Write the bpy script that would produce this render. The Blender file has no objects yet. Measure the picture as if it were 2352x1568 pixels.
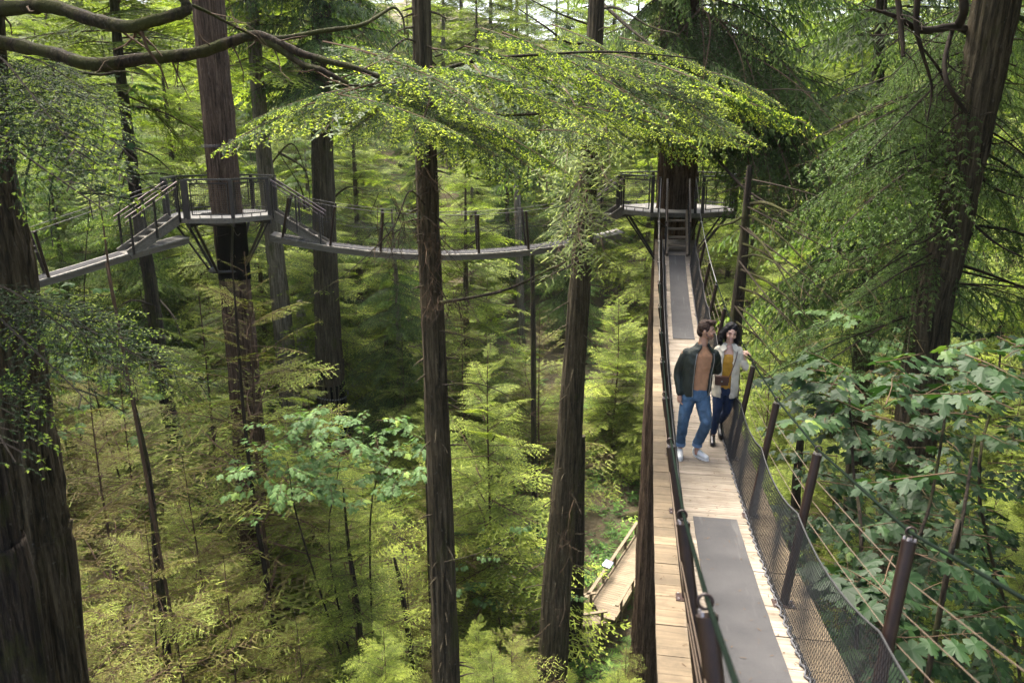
import bpy, bmesh, math, random
import numpy as np
from math import radians as R, sin, cos, tan, pi, sqrt, atan2
from mathutils import Vector, Matrix

# ------------------------------------------------------------------ camera, sky, sun, exposure
SC = bpy.context.scene
COL = SC.collection
CZ = 27.0
PITCH = 0.2536
camd = bpy.data.cameras.new('camera'); cam = bpy.data.objects.new('camera', camd); COL.objects.link(cam)
cam.location = (0, 0, CZ); cam.rotation_euler = (pi/2 - PITCH, 0, 0)
camd.sensor_width = 36.0; camd.lens = 36.0*1835.4/2400.0
camd.clip_start = 0.1; camd.clip_end = 2000
camd.dof.use_dof = True; camd.dof.focus_distance = 11.0; camd.dof.aperture_fstop = 2.4
SC.camera = cam
W = bpy.data.worlds.new('World'); SC.world = W; W.use_nodes = True
SUN_EL, SUN_AZ = R(64), R(-35)          # azimuth measured from +Y (view direction) towards +X
nt = W.node_tree; nt.nodes.clear()
sky = nt.nodes.new('ShaderNodeTexSky'); sky.sky_type = 'NISHITA'; sky.sun_disc = False
sky.sun_elevation = SUN_EL; sky.sun_rotation = SUN_AZ
sky.air_density = .8; sky.dust_density = 6.0; sky.ozone_density = .2
bg = nt.nodes.new('ShaderNodeBackground'); bg.inputs[1].default_value = 0.15
wo = nt.nodes.new('ShaderNodeOutputWorld')
nt.links.new(sky.outputs[0], bg.inputs[0]); nt.links.new(bg.outputs[0], wo.inputs[0])
sund = bpy.data.lights.new('sun', 'SUN'); sund.energy = 2.6; sund.angle = R(45); sund.color = (1.0, .95, .84)
sun = bpy.data.objects.new('sun', sund); COL.objects.link(sun)
sdir = Vector((sin(SUN_AZ)*cos(SUN_EL), cos(SUN_AZ)*cos(SUN_EL), sin(SUN_EL)))
sun.rotation_euler = sdir.to_track_quat('Z', 'Y').to_euler()
SC.view_settings.view_transform = 'Standard'; SC.view_settings.look = 'None'
SC.view_settings.exposure = 2.85; SC.view_settings.gamma = 1.0
SC.render.engine = 'CYCLES'
cy = SC.cycles
cy.max_bounces = 7; cy.diffuse_bounces = 5; cy.glossy_bounces = 2; cy.transmission_bounces = 5; cy.transparent_max_bounces = 4
cy.use_denoising = True
try: cy.denoiser = 'OPENIMAGEDENOISE'
except Exception: pass
cy.sample_clamp_indirect = 4.0
cy.use_adaptive_sampling = False

# ------------------------------------------------------------------ pixel <-> world helpers (2352x1568 reading of the photograph)
FV, CU, CV = 1798.7, 1176.0, 784.0
CAM = np.array([0, 0, CZ], float)
def ray(u, v):
    a = (u-CU)/FV; b = (CV-v)/FV
    return np.array([a, cos(PITCH)+b*sin(PITCH), -sin(PITCH)+b*cos(PITCH)])
def P(u, v, d): return CAM + ray(u, v)*d
def PY(u, v, Y):
    r = ray(u, v); return CAM + r*(Y/r[1])
def PZ(u, v, z):
    r = ray(u, v); return CAM + r*((z-CZ)/r[2])
def depth_of(p): return p[1]*cos(PITCH) - (p[2]-CZ)*sin(PITCH)
def uv(p):
    p = np.asarray(p, float); d = depth_of(p); up = p[1]*sin(PITCH)+(p[2]-CZ)*cos(PITCH); return CU+FV*p[0]/d, CV-FV*up/d
def sig(x): return 1/(1+np.exp(-x))
def zg(x, y):
    x = np.asarray(x, float); y = np.asarray(y, float)
    z = 6.6 + 5.2*sig((y-22)/4)*sig((-x-3)/2.5) + 0.42*np.log1p(np.exp((np.minimum(y, 118)-38)/4))*4*(1-.35*sig((np.abs(x-4)-30)/10)*0)
    z = z + .35*np.sin(x*.45+1.3)*np.cos(y*.33) + .18*np.sin(x*1.1+y*.9)
    return z

# ------------------------------------------------------------------ mesh builder
class MB:
    def __init__(s): s.V=[]; s.L=[]; s.T=[]; s.M=[]; s.A=[]; s.n=0
    def add(s, V, F, mat=0, tint=0.5):
        V = np.asarray(V, np.float32).reshape(-1, 3)
        if isinstance(F, np.ndarray):
            k = F.shape[1]; s.L.append((F+s.n).ravel().astype(np.int32)); m = len(F)
            s.T.append(np.full(m, k, np.int32))
        else:
            m = len(F)
            s.T.append(np.array([len(f) for f in F], np.int32))
            s.L.append(np.array([i+s.n for f in F for i in f], np.int32))
        s.M.append(np.broadcast_to(np.asarray(mat, np.int32), (m,)).copy())
        s.A.append(np.broadcast_to(np.asarray(tint, np.float32), (m,)).copy())
        s.V.append(V); s.n += len(V)
        return s
    def quads(s, Q, mat=0, tint=.5):       # Q (n,4,3)
        n = len(Q)
        if n: s.add(Q.reshape(-1, 3), np.arange(n*4).reshape(n, 4), mat, tint)
        return s
    def arrays(s):
        return (np.concatenate(s.V), np.concatenate(s.L), np.concatenate(s.T), np.concatenate(s.M), np.concatenate(s.A))
    def addm(s, arr, M=None, tshift=0.0):   # add a packed template transformed by 4x4
        V, L, T, Mi, A = arr
        if M is not None: V = V @ M[:3, :3].T.astype(np.float32) + M[:3, 3].astype(np.float32)
        s.V.append(V.astype(np.float32)); s.L.append(L+s.n); s.T.append(T); s.M.append(Mi); s.A.append(A+np.float32(tshift)); s.n += len(V)
        return s
    def mesh(s, name, mats, smooth=False):
        V, L, T, Mi, A = s.arrays()
        me = bpy.data.meshes.new(name)
        me.vertices.add(len(V)); me.vertices.foreach_set('co', V.ravel())
        me.loops.add(len(L)); me.loops.foreach_set('vertex_index', L)
        me.polygons.add(len(T)); st = np.concatenate([[0], np.cumsum(T)[:-1]]).astype(np.int32)
        me.polygons.foreach_set('loop_start', st); me.polygons.foreach_set('loop_total', T)
        me.polygons.foreach_set('material_index', Mi)
        at = me.attributes.new('tint', 'FLOAT', 'FACE'); at.data.foreach_set('value', A)
        me.polygons.foreach_set('use_smooth', np.full(len(T), bool(smooth)))
        for m in mats: me.materials.append(m)
        me.update(); me.validate(verbose=False)
        return me
def link(name, me, parent=None, loc=None):
    o = bpy.data.objects.new(name, me); COL.objects.link(o)
    if loc is not None: o.location = loc
    if parent is not None: o.parent = parent
    return o
def thing(name, label, cat, loc=(0, 0, 0), group=None, rz=0):
    o = bpy.data.objects.new(name, None); COL.objects.link(o); o.empty_display_size = .3
    o.location = tuple(float(c) for c in loc); o.rotation_euler = (0, 0, rz)
    return tag(o, label, cat, group)
def tag(o, label, cat, group=None):
    o['label'] = label; o['category'] = cat
    if group: o['group'] = group
    return o
def part(name, mb, mats, root, smooth=False, label=None, world=True):
    """mesh given in world coordinates becomes a child of root (root has only a location and a z turn)"""
    if not isinstance(mats, (list, tuple)): mats = [mats]
    me = mb.mesh(name, mats, smooth)
    o = link(name, me, root)
    if world and root is not None:
        r = root; M = Matrix.Identity(4)
        while r is not None: M = (Matrix.Translation(r.location) @ r.rotation_euler.to_matrix().to_4x4()) @ M; r = r.parent
        me.transform(M.inverted())
    if label: o['label'] = label
    return o
def frame(d, up=(0, 0, 1)):
    d = np.asarray(d, float); d = d/ (np.linalg.norm(d)+1e-12); up = np.asarray(up, float)
    s = np.cross(d, up)
    if np.linalg.norm(s) < 1e-4: s = np.cross(d, (0, 1, 0))
    s /= np.linalg.norm(s); u = np.cross(s, d)
    return d, s, u
def tube(mb, pts, rad, n=8, mat=0, tint=.5, caps=True):
    pts = np.asarray(pts, float); k = len(pts)
    rad = np.broadcast_to(np.asarray(rad, float), (k,))
    tang = np.gradient(pts, axis=0)
    tang /= np.linalg.norm(tang, axis=1)[:, None]+1e-12
    ref = np.array([0, 0, 1.]) if abs(tang[0][2]) < .9 else np.array([0, 1., 0])
    ang = np.arange(n)*2*pi/n; V = []
    s0 = None
    for i in range(k):
        if s0 is None: s0 = np.cross(tang[i], ref)
        s0 = s0 - tang[i]*np.dot(s0, tang[i]); s0 /= np.linalg.norm(s0)+1e-12
        u0 = np.cross(s0, tang[i])
        V.append(pts[i] + rad[i]*(np.cos(ang)[:, None]*s0 + np.sin(ang)[:, None]*u0))
    V = np.concatenate(V)
    i = np.arange(k-1)[:, None]*n; j = np.arange(n)[None, :]; j2 = (j+1) % n
    F = np.stack([i+j, i+j2, i+n+j2, i+n+j], -1).reshape(-1, 4)
    mb.add(V, F, mat, tint)
    if caps and n > 2:
        mb.add(V[:n], [tuple(range(n))[::-1]], mat, tint); mb.add(V[-n:], [tuple(range(n))], mat, tint)
def beam(mb, a, b, w, h, up=(0, 0, 1), mat=0, tint=.5):
    """rectangular bar from a to b, w across, h along up"""
    a = np.asarray(a, float); b = np.asarray(b, float)
    d, s, u = frame(b-a, up)
    V = []
    for p in (a, b):
        for x, y in ((-1, -1), (1, -1), (1, 1), (-1, 1)): V.append(p+s*x*w/2+u*y*h/2)
    mb.add(V, np.array([[0, 1, 5, 4], [1, 2, 6, 5], [2, 3, 7, 6], [3, 0, 4, 7], [3, 2, 1, 0], [4, 5, 6, 7]]), mat, tint)
def box(mb, c, sx, sy, sz, ax=None, mat=0, tint=.5):
    c = np.asarray(c, float); X = np.array([1., 0, 0]) if ax is None else np.asarray(ax, float); X = X/np.linalg.norm(X)
    Y = np.cross((0, 0, 1), X); Y /= np.linalg.norm(Y); Z = np.cross(X, Y)
    beam(mb, c-X*sx/2, c+X*sx/2, sy, sz, Z, mat, tint)
def smooth_path(pts, n=6):
    pts = np.asarray(pts, float); k = len(pts)
    if k < 3: return pts[0]+(pts[1]-pts[0])*np.linspace(0, 1, n+1)[:, None]
    Pn = np.vstack([2*pts[0]-pts[1], pts, 2*pts[-1]-pts[-2]]); out = []
    for i in range(k-1):
        p0, p1, p2, p3 = Pn[i:i+4]
        for t in np.arange(n)/n:
            out.append(.5*((2*p1)+(-p0+p2)*t+(2*p0-5*p1+4*p2-p3)*t*t+(-p0+3*p1-3*p2+p3)*t**3))
    out.append(pts[-1]); return np.array(out)

# ------------------------------------------------------------------ materials
def new_mat(name):
    m = bpy.data.materials.new(name); m.use_nodes = True
    n = m.node_tree; n.nodes.clear()
    o = n.nodes.new('ShaderNodeOutputMaterial'); b = n.nodes.new('ShaderNodeBsdfPrincipled')
    n.links.new(b.outputs[0], o.inputs[0]); return m, n, b, o
def N(n, t, **k):
    x = n.nodes.new(t)
    for a, v in k.items(): setattr(x, a, v)
    return x
def ramp(n, stops, fac):
    r = N(n, 'ShaderNodeValToRGB'); e = r.color_ramp.elements
    while len(e) < len(stops): e.new(.5)
    for i, (p, c) in enumerate(stops): e[i].position = p; e[i].color = (*c, 1)
    n.links.new(fac, r.inputs[0]); return r.outputs[0]
def coords(n, scale=(1, 1, 1), rnd=True):
    tc = N(n, 'ShaderNodeTexCoord'); mp = N(n, 'ShaderNodeMapping'); mp.inputs['Scale'].default_value = scale
    n.links.new(tc.outputs['Object'], mp.inputs[0])
    if rnd:
        oi = N(n, 'ShaderNodeObjectInfo'); mu = N(n, 'ShaderNodeMath', operation='MULTIPLY'); mu.inputs[1].default_value = 40
        n.links.new(oi.outputs['Random'], mu.inputs[0]); cx = N(n, 'ShaderNodeCombineXYZ')
        n.links.new(mu.outputs[0], cx.inputs[0]); n.links.new(mu.outputs[0], cx.inputs[1]); n.links.new(cx.outputs[0], mp.inputs['Location'])
    return mp.outputs[0]
def noise(n, vec, scale, detail=4, rough=.6, dist=0):
    t = N(n, 'ShaderNodeTexNoise'); t.inputs['Scale'].default_value = scale; t.inputs['Detail'].default_value = detail
    t.inputs['Roughness'].default_value = rough; t.inputs['Distortion'].default_value = dist
    n.links.new(vec, t.inputs['Vector']); return t.outputs[0]
def bump(n, b, h, strength=.5, dist=.02):
    x = N(n, 'ShaderNodeBump'); x.inputs['Strength'].default_value = strength; x.inputs['Distance'].default_value = dist
    n.links.new(h, x.inputs['Height']); n.links.new(x.outputs[0], b.inputs['Normal'])
def mixc(n, f, a, b, mode='MIX'):
    x = N(n, 'ShaderNodeMix', data_type='RGBA', blend_type=mode)
    for s, v in ((0, f), (6, a), (7, b)):
        if isinstance(v, (int, float)): x.inputs[s].default_value = v
        elif isinstance(v, tuple): x.inputs[s].default_value = (*v, 1)
        else: n.links.new(v, x.inputs[s])
    return x.outputs[2]
def mth(n, op, a, b=0.0):
    x = N(n, 'ShaderNodeMath', operation=op)
    for i, v in enumerate((a, b)):
        if isinstance(v, (int, float)): x.inputs[i].default_value = v
        else: n.links.new(v, x.inputs[i])
    return x.outputs[0]
def attr(n, name='tint'):
    a = N(n, 'ShaderNodeAttribute'); a.attribute_name = name; return a.outputs['Fac']
def leaf_mat(name, stops, trans=.4, rough=.55, var=.25, spec=.12):
    m, n, b, o = new_mat(name)
    f = attr(n); oi = N(n, 'ShaderNodeObjectInfo')
    v = coords(n, rnd=False); ns = noise(n, v, .8, 2)
    f = mth(n, 'ADD', f, mth(n, 'MULTIPLY', mth(n, 'SUBTRACT', ns, .5), .5))
    f = mth(n, 'ADD', f, mth(n, 'MULTIPLY', mth(n, 'SUBTRACT', oi.outputs['Random'], .5), var))
    c = ramp(n, stops, f); n.links.new(c, b.inputs['Base Color'])
    b.inputs['Roughness'].default_value = rough; b.inputs['Specular IOR Level'].default_value = spec
    tr = N(n, 'ShaderNodeBsdfTranslucent'); c2 = mixc(n, 1.0, c, (.90, 1.0, .42), 'MULTIPLY'); n.links.new(c2, tr.inputs[0])
    mx = N(n, 'ShaderNodeMixShader'); mx.inputs[0].default_value = trans
    n.links.new(b.outputs[0], mx.inputs[1]); n.links.new(tr.outputs[0], mx.inputs[2]); n.links.new(mx.outputs[0], o.inputs[0])
    return m
def plain(name, col, rough=.5, metal=0, bmp=None, var=.3, vs=6, spec=.5):
    m, n, b, o = new_mat(name); v = coords(n)
    ns = noise(n, v, vs, 5)
    d = tuple(c*(1-var) for c in col); l = tuple(min(1, c*(1+var)) for c in col)
    n.links.new(ramp(n, [(.3, d), (.7, l)], ns), b.inputs['Base Color'])
    b.inputs['Roughness'].default_value = rough; b.inputs['Metallic'].default_value = metal; b.inputs['Specular IOR Level'].default_value = spec
    if bmp: bump(n, b, noise(n, v, bmp[0], 5), bmp[1], bmp[2])
    return m
def bark_mat(name, dark, mid, light, moss=0.0, vs=1.0, fis=9):
    m, n, b, o = new_mat(name)
    v = coords(n, (1, 1, .07)); ns = noise(n, v, fis*1.5*vs, 6, .7, .5)
    v2 = coords(n, (1, 1, .5)); n2 = noise(n, v2, 1.3*vs, 4); v3 = coords(n, (1, 1, .2)); n3 = noise(n, v3, fis*3.2*vs, 4, .7)
    h = mth(n, 'ADD', mth(n, 'MULTIPLY', ns, .75), mth(n, 'MULTIPLY', n3, .25))
    c = ramp(n, [(.41, dark), (.50, mid), (.62, light)], h)
    c = mixc(n, mth(n, 'MULTIPLY', n2, .55), c, mid)
    # lichen flecks
    n4 = noise(n, coords(n, (1, 1, .6)), 16*vs, 3, .5)
    li = ramp(n, [(.66, (0, 0, 0)), (.72, (1, 1, 1))], n4)
    c = mixc(n, mth(n, 'MULTIPLY', li, .3), c, (.14, .135, .11))
    if moss > 0:
        mk = ramp(n, [(.62-moss*.4, (0, 0, 0)), (.78-moss*.4, (1, 1, 1))], noise(n, coords(n, (1, 1, .4)), 2.2, 5, .7))
        c = mixc(n, mth(n, 'MULTIPLY', mk, .8), c, (.040, .045, .010))
    n.links.new(c, b.inputs['Base Color']); b.inputs['Roughness'].default_value = .95; b.inputs['Specular IOR Level'].default_value = .15
    bump(n, b, h, 1.0, .09/vs)
    return m
GREENS = [(.0, (.055, .078, .018)), (.35, (.16, .215, .038)), (.65, (.30, .365, .062)), (1.0, (.50, .55, .11))]
M_HEM = leaf_mat('hemlock_needles', GREENS, .5)
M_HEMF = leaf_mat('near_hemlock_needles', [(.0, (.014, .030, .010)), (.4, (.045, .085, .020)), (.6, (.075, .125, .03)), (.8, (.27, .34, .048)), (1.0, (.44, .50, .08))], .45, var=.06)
M_HEMD = leaf_mat('shaded_hemlock_needles', [(.0, (.007, .016, .006)), (.4, (.024, .052, .013)), (.6, (.05, .09, .02)), (.8, (.18, .26, .035)), (1.0, (.30, .38, .05))], .3, var=.06)  # crown shade over the left sprays painted in as darker needle colour
M_CED = leaf_mat('cedar_sprays', [(.0, (.018, .036, .012)), (.4, (.065, .11, .030)), (.7, (.14, .20, .05)), (1.0, (.28, .36, .08))], .4)
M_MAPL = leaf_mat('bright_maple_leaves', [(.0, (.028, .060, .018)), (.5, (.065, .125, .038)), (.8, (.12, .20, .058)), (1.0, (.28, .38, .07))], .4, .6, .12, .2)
M_SPAG = leaf_mat('hanging_leaflets', [(.0, (.05, .07, .018)), (.35, (.11, .15, .03)), (.6, (.20, .25, .045)), (1.0, (.40, .44, .08))], .4)
M_SPA = leaf_mat('sparse_leaves', [(.0, (.08, .062, .02)), (.35, (.13, .135, .029)), (.6, (.17, .22, .04)), (1.0, (.30, .34, .065))], .35)
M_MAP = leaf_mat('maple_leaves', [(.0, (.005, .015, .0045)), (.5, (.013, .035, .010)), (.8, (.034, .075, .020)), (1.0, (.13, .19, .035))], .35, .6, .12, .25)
M_SHR = leaf_mat('shrub_leaves', [(.0, (.02, .05, .015)), (.4, (.05, .11, .03)), (.7, (.12, .22, .045)), (1.0, (.28, .38, .07))], .35, .5)
M_TWIG = plain('twig_bark', (.06, .04, .025), .9, vs=3, spec=.1)
M_DTWIG = plain('dark_twig_bark', (.022, .017, .012), .9, vs=3, spec=.1)
M_PTWIG = plain('dead_twig', (.14, .10, .062), .9, vs=3, spec=.1)
M_BARK = bark_mat('fir_bark', (.007, .006, .004), (.042, .034, .020), (.105, .085, .052), moss=.12)
M_BARKR = bark_mat('cedar_bark', (.009, .006, .004), (.055, .036, .024), (.13, .09, .062), fis=12)
M_BARKD = bark_mat('dark_bark', (.004, .0035, .003), (.022, .017, .012), (.06, .047, .034), moss=.35, fis=10)
M_BARKG = bark_mat('grey_bark', (.03, .025, .018), (.10, .085, .062), (.21, .18, .14), moss=.15, fis=10)
M_SNAG = bark_mat('bare_grey_wood', (.09, .08, .06), (.28, .25, .20), (.46, .43, .37), fis=10)
M_MOSSY = bark_mat('mossy_bark', (.006, .005, .004), (.026, .020, .013), (.06, .045, .027), moss=.55, fis=14)
# ------------------------------------------------------------------ foliage generators
def unit(a): return a/(np.linalg.norm(a, axis=-1, keepdims=True)+1e-9)
def ribbons(base, dirs, length, width, rng, roll=.35, taper=.5, sagk=.0):
    """one quad per ribbon: base (n,3), dirs (n,3)"""
    n = len(base); up = np.array([0, 0, 1.])+rng.normal(0, roll, (n, 3))
    side = unit(np.cross(dirs, up)); L = np.asarray(length)[:, None]; w = np.broadcast_to(np.asarray(width, float), (n,))[:, None]/2
    e = base+dirs*L; e[:, 2] -= sagk*L[:, 0]
    return np.stack([base-side*w, base+side*w, e+side*w*taper, e-side*w*taper], 1)
def make_bough(seed, L=3.0, nlat=16, spread=.36, sub=.075, lw=.03, sl=.22, droop=.22, hang=.25, tip=.55, fine=0, thin=1.0, wood_mat=1, base0=.1, ang=58, stem=.022, sub_hang=0.0, latstart=.08, tipcut=1.0):
    rng = np.random.default_rng(seed); mb = MB()
    def stemf(t):
        t = np.asarray(t)[..., None]
        x = L*t; z = .10*L*t - droop*L*t**2.0; y = .04*L*np.sin(t*3.1+seed)
        return np.concatenate([x, y, z], -1)
    ts = np.linspace(0, 1, 9)
    tube(mb, stemf(ts), np.linspace(stem, .004, 9), 4, wood_mat, .5, caps=False)
    B = []; D = []; LN = []; T = []; WQ = []; QF = []
    lats = []
    for i in range(nlat*2):
        sgn = 1 if i % 2 else -1
        t = latstart+(1-latstart)*((i+rng.uniform(-.4, .4))/(nlat*2)); t = min(max(t, .02), .99)
        l = spread*L*min(1, .35+t*2.2)*(1-t)**.75*rng.uniform(.65, 1.15)+.05*L
        if rng.random() > thin: continue
        a = radians = R(ang+rng.normal(0, 7)-12*t)
        p0 = stemf(t); tg = unit(stemf(min(t+.02, 1))-stemf(t-.02))
        s = np.array([-tg[1], tg[0], 0]); s = s/np.linalg.norm(s)
        d = tg*cos(a)+s*sgn*sin(a)
        k = max(3, int(l/sub)); q = np.linspace(0, 1, k)
        pts = p0+d*l*q[:, None]+tg*l*.15*(q**2)[:, None]; pts[:, 2] -= hang*l*q**1.6+ rng.normal(0, .01)
        pts[:, 2] += rng.normal(0, .03)*l*q
        lats.append((pts, d, tg, l, t, sgn))
        dd = unit(np.gradient(pts, axis=0))
        # wood of the lateral
        WQ.append(ribbons(pts[:-1:2], dd[:-1:2], np.full(len(pts[:-1:2]), l/k*2), .010*(L/3)+.002, rng, .8, .8))
        # sub laterals on both sides
        for sg in (-1, 1):
            qq = q[1:]; nn = len(qq)
            sd = unit(np.cross(dd[1:], np.array([0, 0, 1.])))*sg
            dr = unit(dd[1:]*.62+sd*.78+rng.normal(0, .10, (nn, 3))); dr[:, 2] -= sub_hang*rng.uniform(.5, 1.2, nn); dr = unit(dr)
            ln = sl*np.clip(1.15-qq, .18, 1)*rng.uniform(.6, 1.25, nn)*min(1, l/(.25*L))**.5
            B.append(pts[1:]); D.append(dr); LN.append(ln); T.append(base0+.28*qq+.22*t+rng.normal(0, .10, nn)); QF.append(qq)
        B.append(pts[:-1]); D.append(dd[:-1]); LN.append(np.full(k-1, l/(k-1)*1.05)); T.append(base0+.2*q[:-1]+.2*t+rng.normal(0, .08, k-1)); QF.append(q[:-1]*.8)
    B = np.concatenate(B); D = np.concatenate(D); LN = np.concatenate(LN); T = np.concatenate(T); QF = np.concatenate(QF)
    keep = rng.random(len(B)) < thin; B, D, LN, T, QF = B[keep], D[keep], LN[keep], T[keep], QF[keep]
    T = T+tip*np.clip(rng.random(len(T))-.72, 0, 1)*2.5
    mb.quads(np.concatenate(WQ), wood_mat)
    if not fine:
        mb.quads(ribbons(B, D, LN, lw, rng, .35, .45, sub_hang*.4), 0, T)
    else:
        # needle tufts along every twig, fresh bright tuft at its end
        Qs = []; Ts = []
        for k in range(fine):
            f = (k+.5)/fine
            c = B+D*(LN*f)[:, None]
            for sg in (-1, 1):
                sd = unit(np.cross(D, np.array([0, 0, 1.])+rng.normal(0, .35, B.shape)))*sg
                dr = unit(sd*.85+D*.55+rng.normal(0, .12, B.shape))
                Qs.append(ribbons(c, dr, np.full(len(B), lw*1.05)*rng.uniform(.7, 1.2, len(B)), np.minimum(LN/fine*.9, lw*.8), rng, .5, .5)); Ts.append(T*.75)
        e = B+D*LN[:, None]*.92; sel = (rng.random(len(B)) < tip*np.clip((QF-.25)*2.2, 0, 1.5))
        for j in range(3):
            dr = unit(D[sel]+rng.normal(0, .45, (sel.sum(), 3))); 
            Qs.append(ribbons(e[sel], dr, rng.uniform(.6, 1.5, sel.sum())*lw*1.9, lw*1.05, rng, .6, .35)); Ts.append(rng.uniform(.72, 1.05, sel.sum())*tipcut)
        mb.quads(np.concatenate(Qs), 0, np.concatenate(Ts))
    return mb.arrays()
def place(p0, p1, L, roll=0.0, up=(0, 0, 1), yscale=1.0):
    d, s, u = frame(np.asarray(p1, float)-np.asarray(p0, float), up)
    k = np.linalg.norm(np.asarray(p1, float)-np.asarray(p0, float))/L
    if roll:
        s2 = s*cos(roll)+u*sin(roll); u = -s*sin(roll)+u*cos(roll); s = s2
    M = np.eye(4); M[:3, 0] = d*k; M[:3, 1] = -s*k*yscale; M[:3, 2] = u*k; M[:3, 3] = p0
    return M
TB_HEM = [make_bough(s, L=3, nlat=15, sub=.10, lw=.040, sl=.26, hang=.22, droop=.20, tip=.45) for s in (1, 2, 3)]
TB_CED = [make_bough(s, L=3, nlat=14, sub=.085, lw=.036, sl=.24, hang=.75, droop=.30, tip=.25, sub_hang=.55, ang=48, spread=.38, base0=.12) for s in (4, 5, 6)]
TB_SPA = [make_bough(s, L=3, nlat=13, sub=.14, lw=.038, sl=.16, hang=.15, droop=.12, tip=.75, thin=.66, base0=.05, spread=.42) for s in (7, 8, 9)]
TB_DEAD = [make_bough(s, L=3, nlat=9, sub=.20, lw=.012, sl=.30, hang=.15, droop=.10, tip=.1, thin=.6, spread=.4, base0=-.3) for s in (10, 11)]
TB_HEMF = [make_bough(s, L=3, nlat=17, sub=.060, lw=.020, sl=.17, hang=.26, droop=.13, tip=1.0, fine=6, thin=.97, stem=.016, spread=.30, base0=.05, ang=50) for s in (12, 13, 14)]

TB_HEMN = [make_bough(s, L=3, nlat=16, sub=.065, lw=.0125, sl=.16, hang=.28, droop=.20, tip=.9, fine=8, thin=.85, stem=.014, spread=.28, base0=.05, ang=52) for s in (15, 16)]
TB_CEDF = [make_bough(s, L=3, nlat=15, sub=.060, lw=.020, sl=.20, hang=.85, droop=.34, tip=.12, fine=5, sub_hang=.6, ang=46, spread=.36, base0=.10, thin=.95, tipcut=.6) for s in (24, 25, 26)]
def make_crown(seed, H, Rad, n, TB, h0=.0, shape=.8, tilt=-.1, yw=1.0, rmin=.15, leader=True, stemr=.0, jit=.12):
    """crown from h=0 (lowest boughs) to H (tip); returns packed arrays in local coordinates"""
    rng = np.random.default_rng(seed); mb = MB()
    for k in range(n):
        f = (k+rng.uniform(0, .8))/n; h = H*f
        r = Rad*max(rmin, (1-f)**shape)*rng.uniform(.7, 1.15)
        az = k*2.399963+rng.normal(0, .3); tl = tilt+.45*f+rng.normal(0, jit)
        d = np.array([cos(az)*cos(tl), sin(az)*cos(tl), sin(tl)])
        p0 = np.array([0, 0, h]); M = place(p0, p0+d*r, 3.0, roll=rng.normal(0, .2), yscale=yw*rng.uniform(.85, 1.3))
        mb.addm(TB[k % len(TB)], M, rng.normal(0, .08))
    if stemr > 0:
        zz = np.linspace(-.1*H, H*1.02, 8); tube(mb, np.stack([.02*H*np.sin(zz*.7+seed)*.4, .02*H*np.cos(zz*.5+seed)*.4, zz], 1), np.linspace(stemr, .008, 8), 6, 1, .5)
    return mb
def trunk_mesh(pts, rad, n=20, seed=0, rough=.06, ridges=7, sub=6):
    pts = smooth_path(pts, sub); k = len(pts)
    t0 = np.linspace(0, 1, len(rad)); rad = np.interp(np.linspace(0, 1, k), t0, rad)
    rng = np.random.default_rng(seed); mb = MB()
    ang = np.arange(n)*2*pi/n; V = []
    ph = rng.uniform(0, 6, 8)
    for i in range(k):
        z = pts[i][2]
        rr = 1+rough*(.5*np.sin(ridges*ang+ph[0]+.25*z)+.35*np.sin((ridges*2-1)*ang+ph[1]-.4*z)+.3*np.sin(2*ang+ph[2]+.15*z))+rng.normal(0, rough*.35, n)
        V.append(pts[i]+rad[i]*np.stack([np.cos(ang)*rr, np.sin(ang)*rr, np.zeros(n)], 1))
    V = np.concatenate(V)
    i = np.arange(k-1)[:, None]*n; j = np.arange(n)[None, :]; j2 = (j+1) % n
    mb.add(V, np.stack([i+j, i+j2, i+n+j2, i+n+j], -1).reshape(-1, 4))
    mb.add(V[-n:], [tuple(range(n))])
    return mb
def limb(mb, pts, r0, r1, n=8, mat=0, seed=0, wob=.02, sub=6):
    pts = smooth_path(pts, sub); rng = np.random.default_rng(seed)
    pts = pts+rng.normal(0, wob*r0*8, pts.shape)*np.linspace(0, 1, len(pts))[:, None]*.3
    rr = np.linspace(r0, r1, len(pts))*(1+rng.normal(0, .06, len(pts)))
    tube(mb, pts, rr, n, mat, .5)
    return pts
def twigs(mb, pts, rng, n, length, rad=.006, mat=0, down=.3):
    """thin crooked side twigs along a limb"""
    for _ in range(n):
        i = rng.integers(1, len(pts)-1); p = pts[i]; t = unit(pts[i]-pts[i-1])
        d = unit(t*.6+rng.normal(0, .7, 3)+np.array([0, 0, -down])); l = length*rng.uniform(.3, 1)
        q = [p]; 
        for k in range(3):
            d = unit(d+rng.normal(0, .3, 3)); q.append(q[-1]+d*l/3)
        tube(mb, np.array(q), np.linspace(rad, rad*.3, 4), 3, mat, .5, caps=False)

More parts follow.
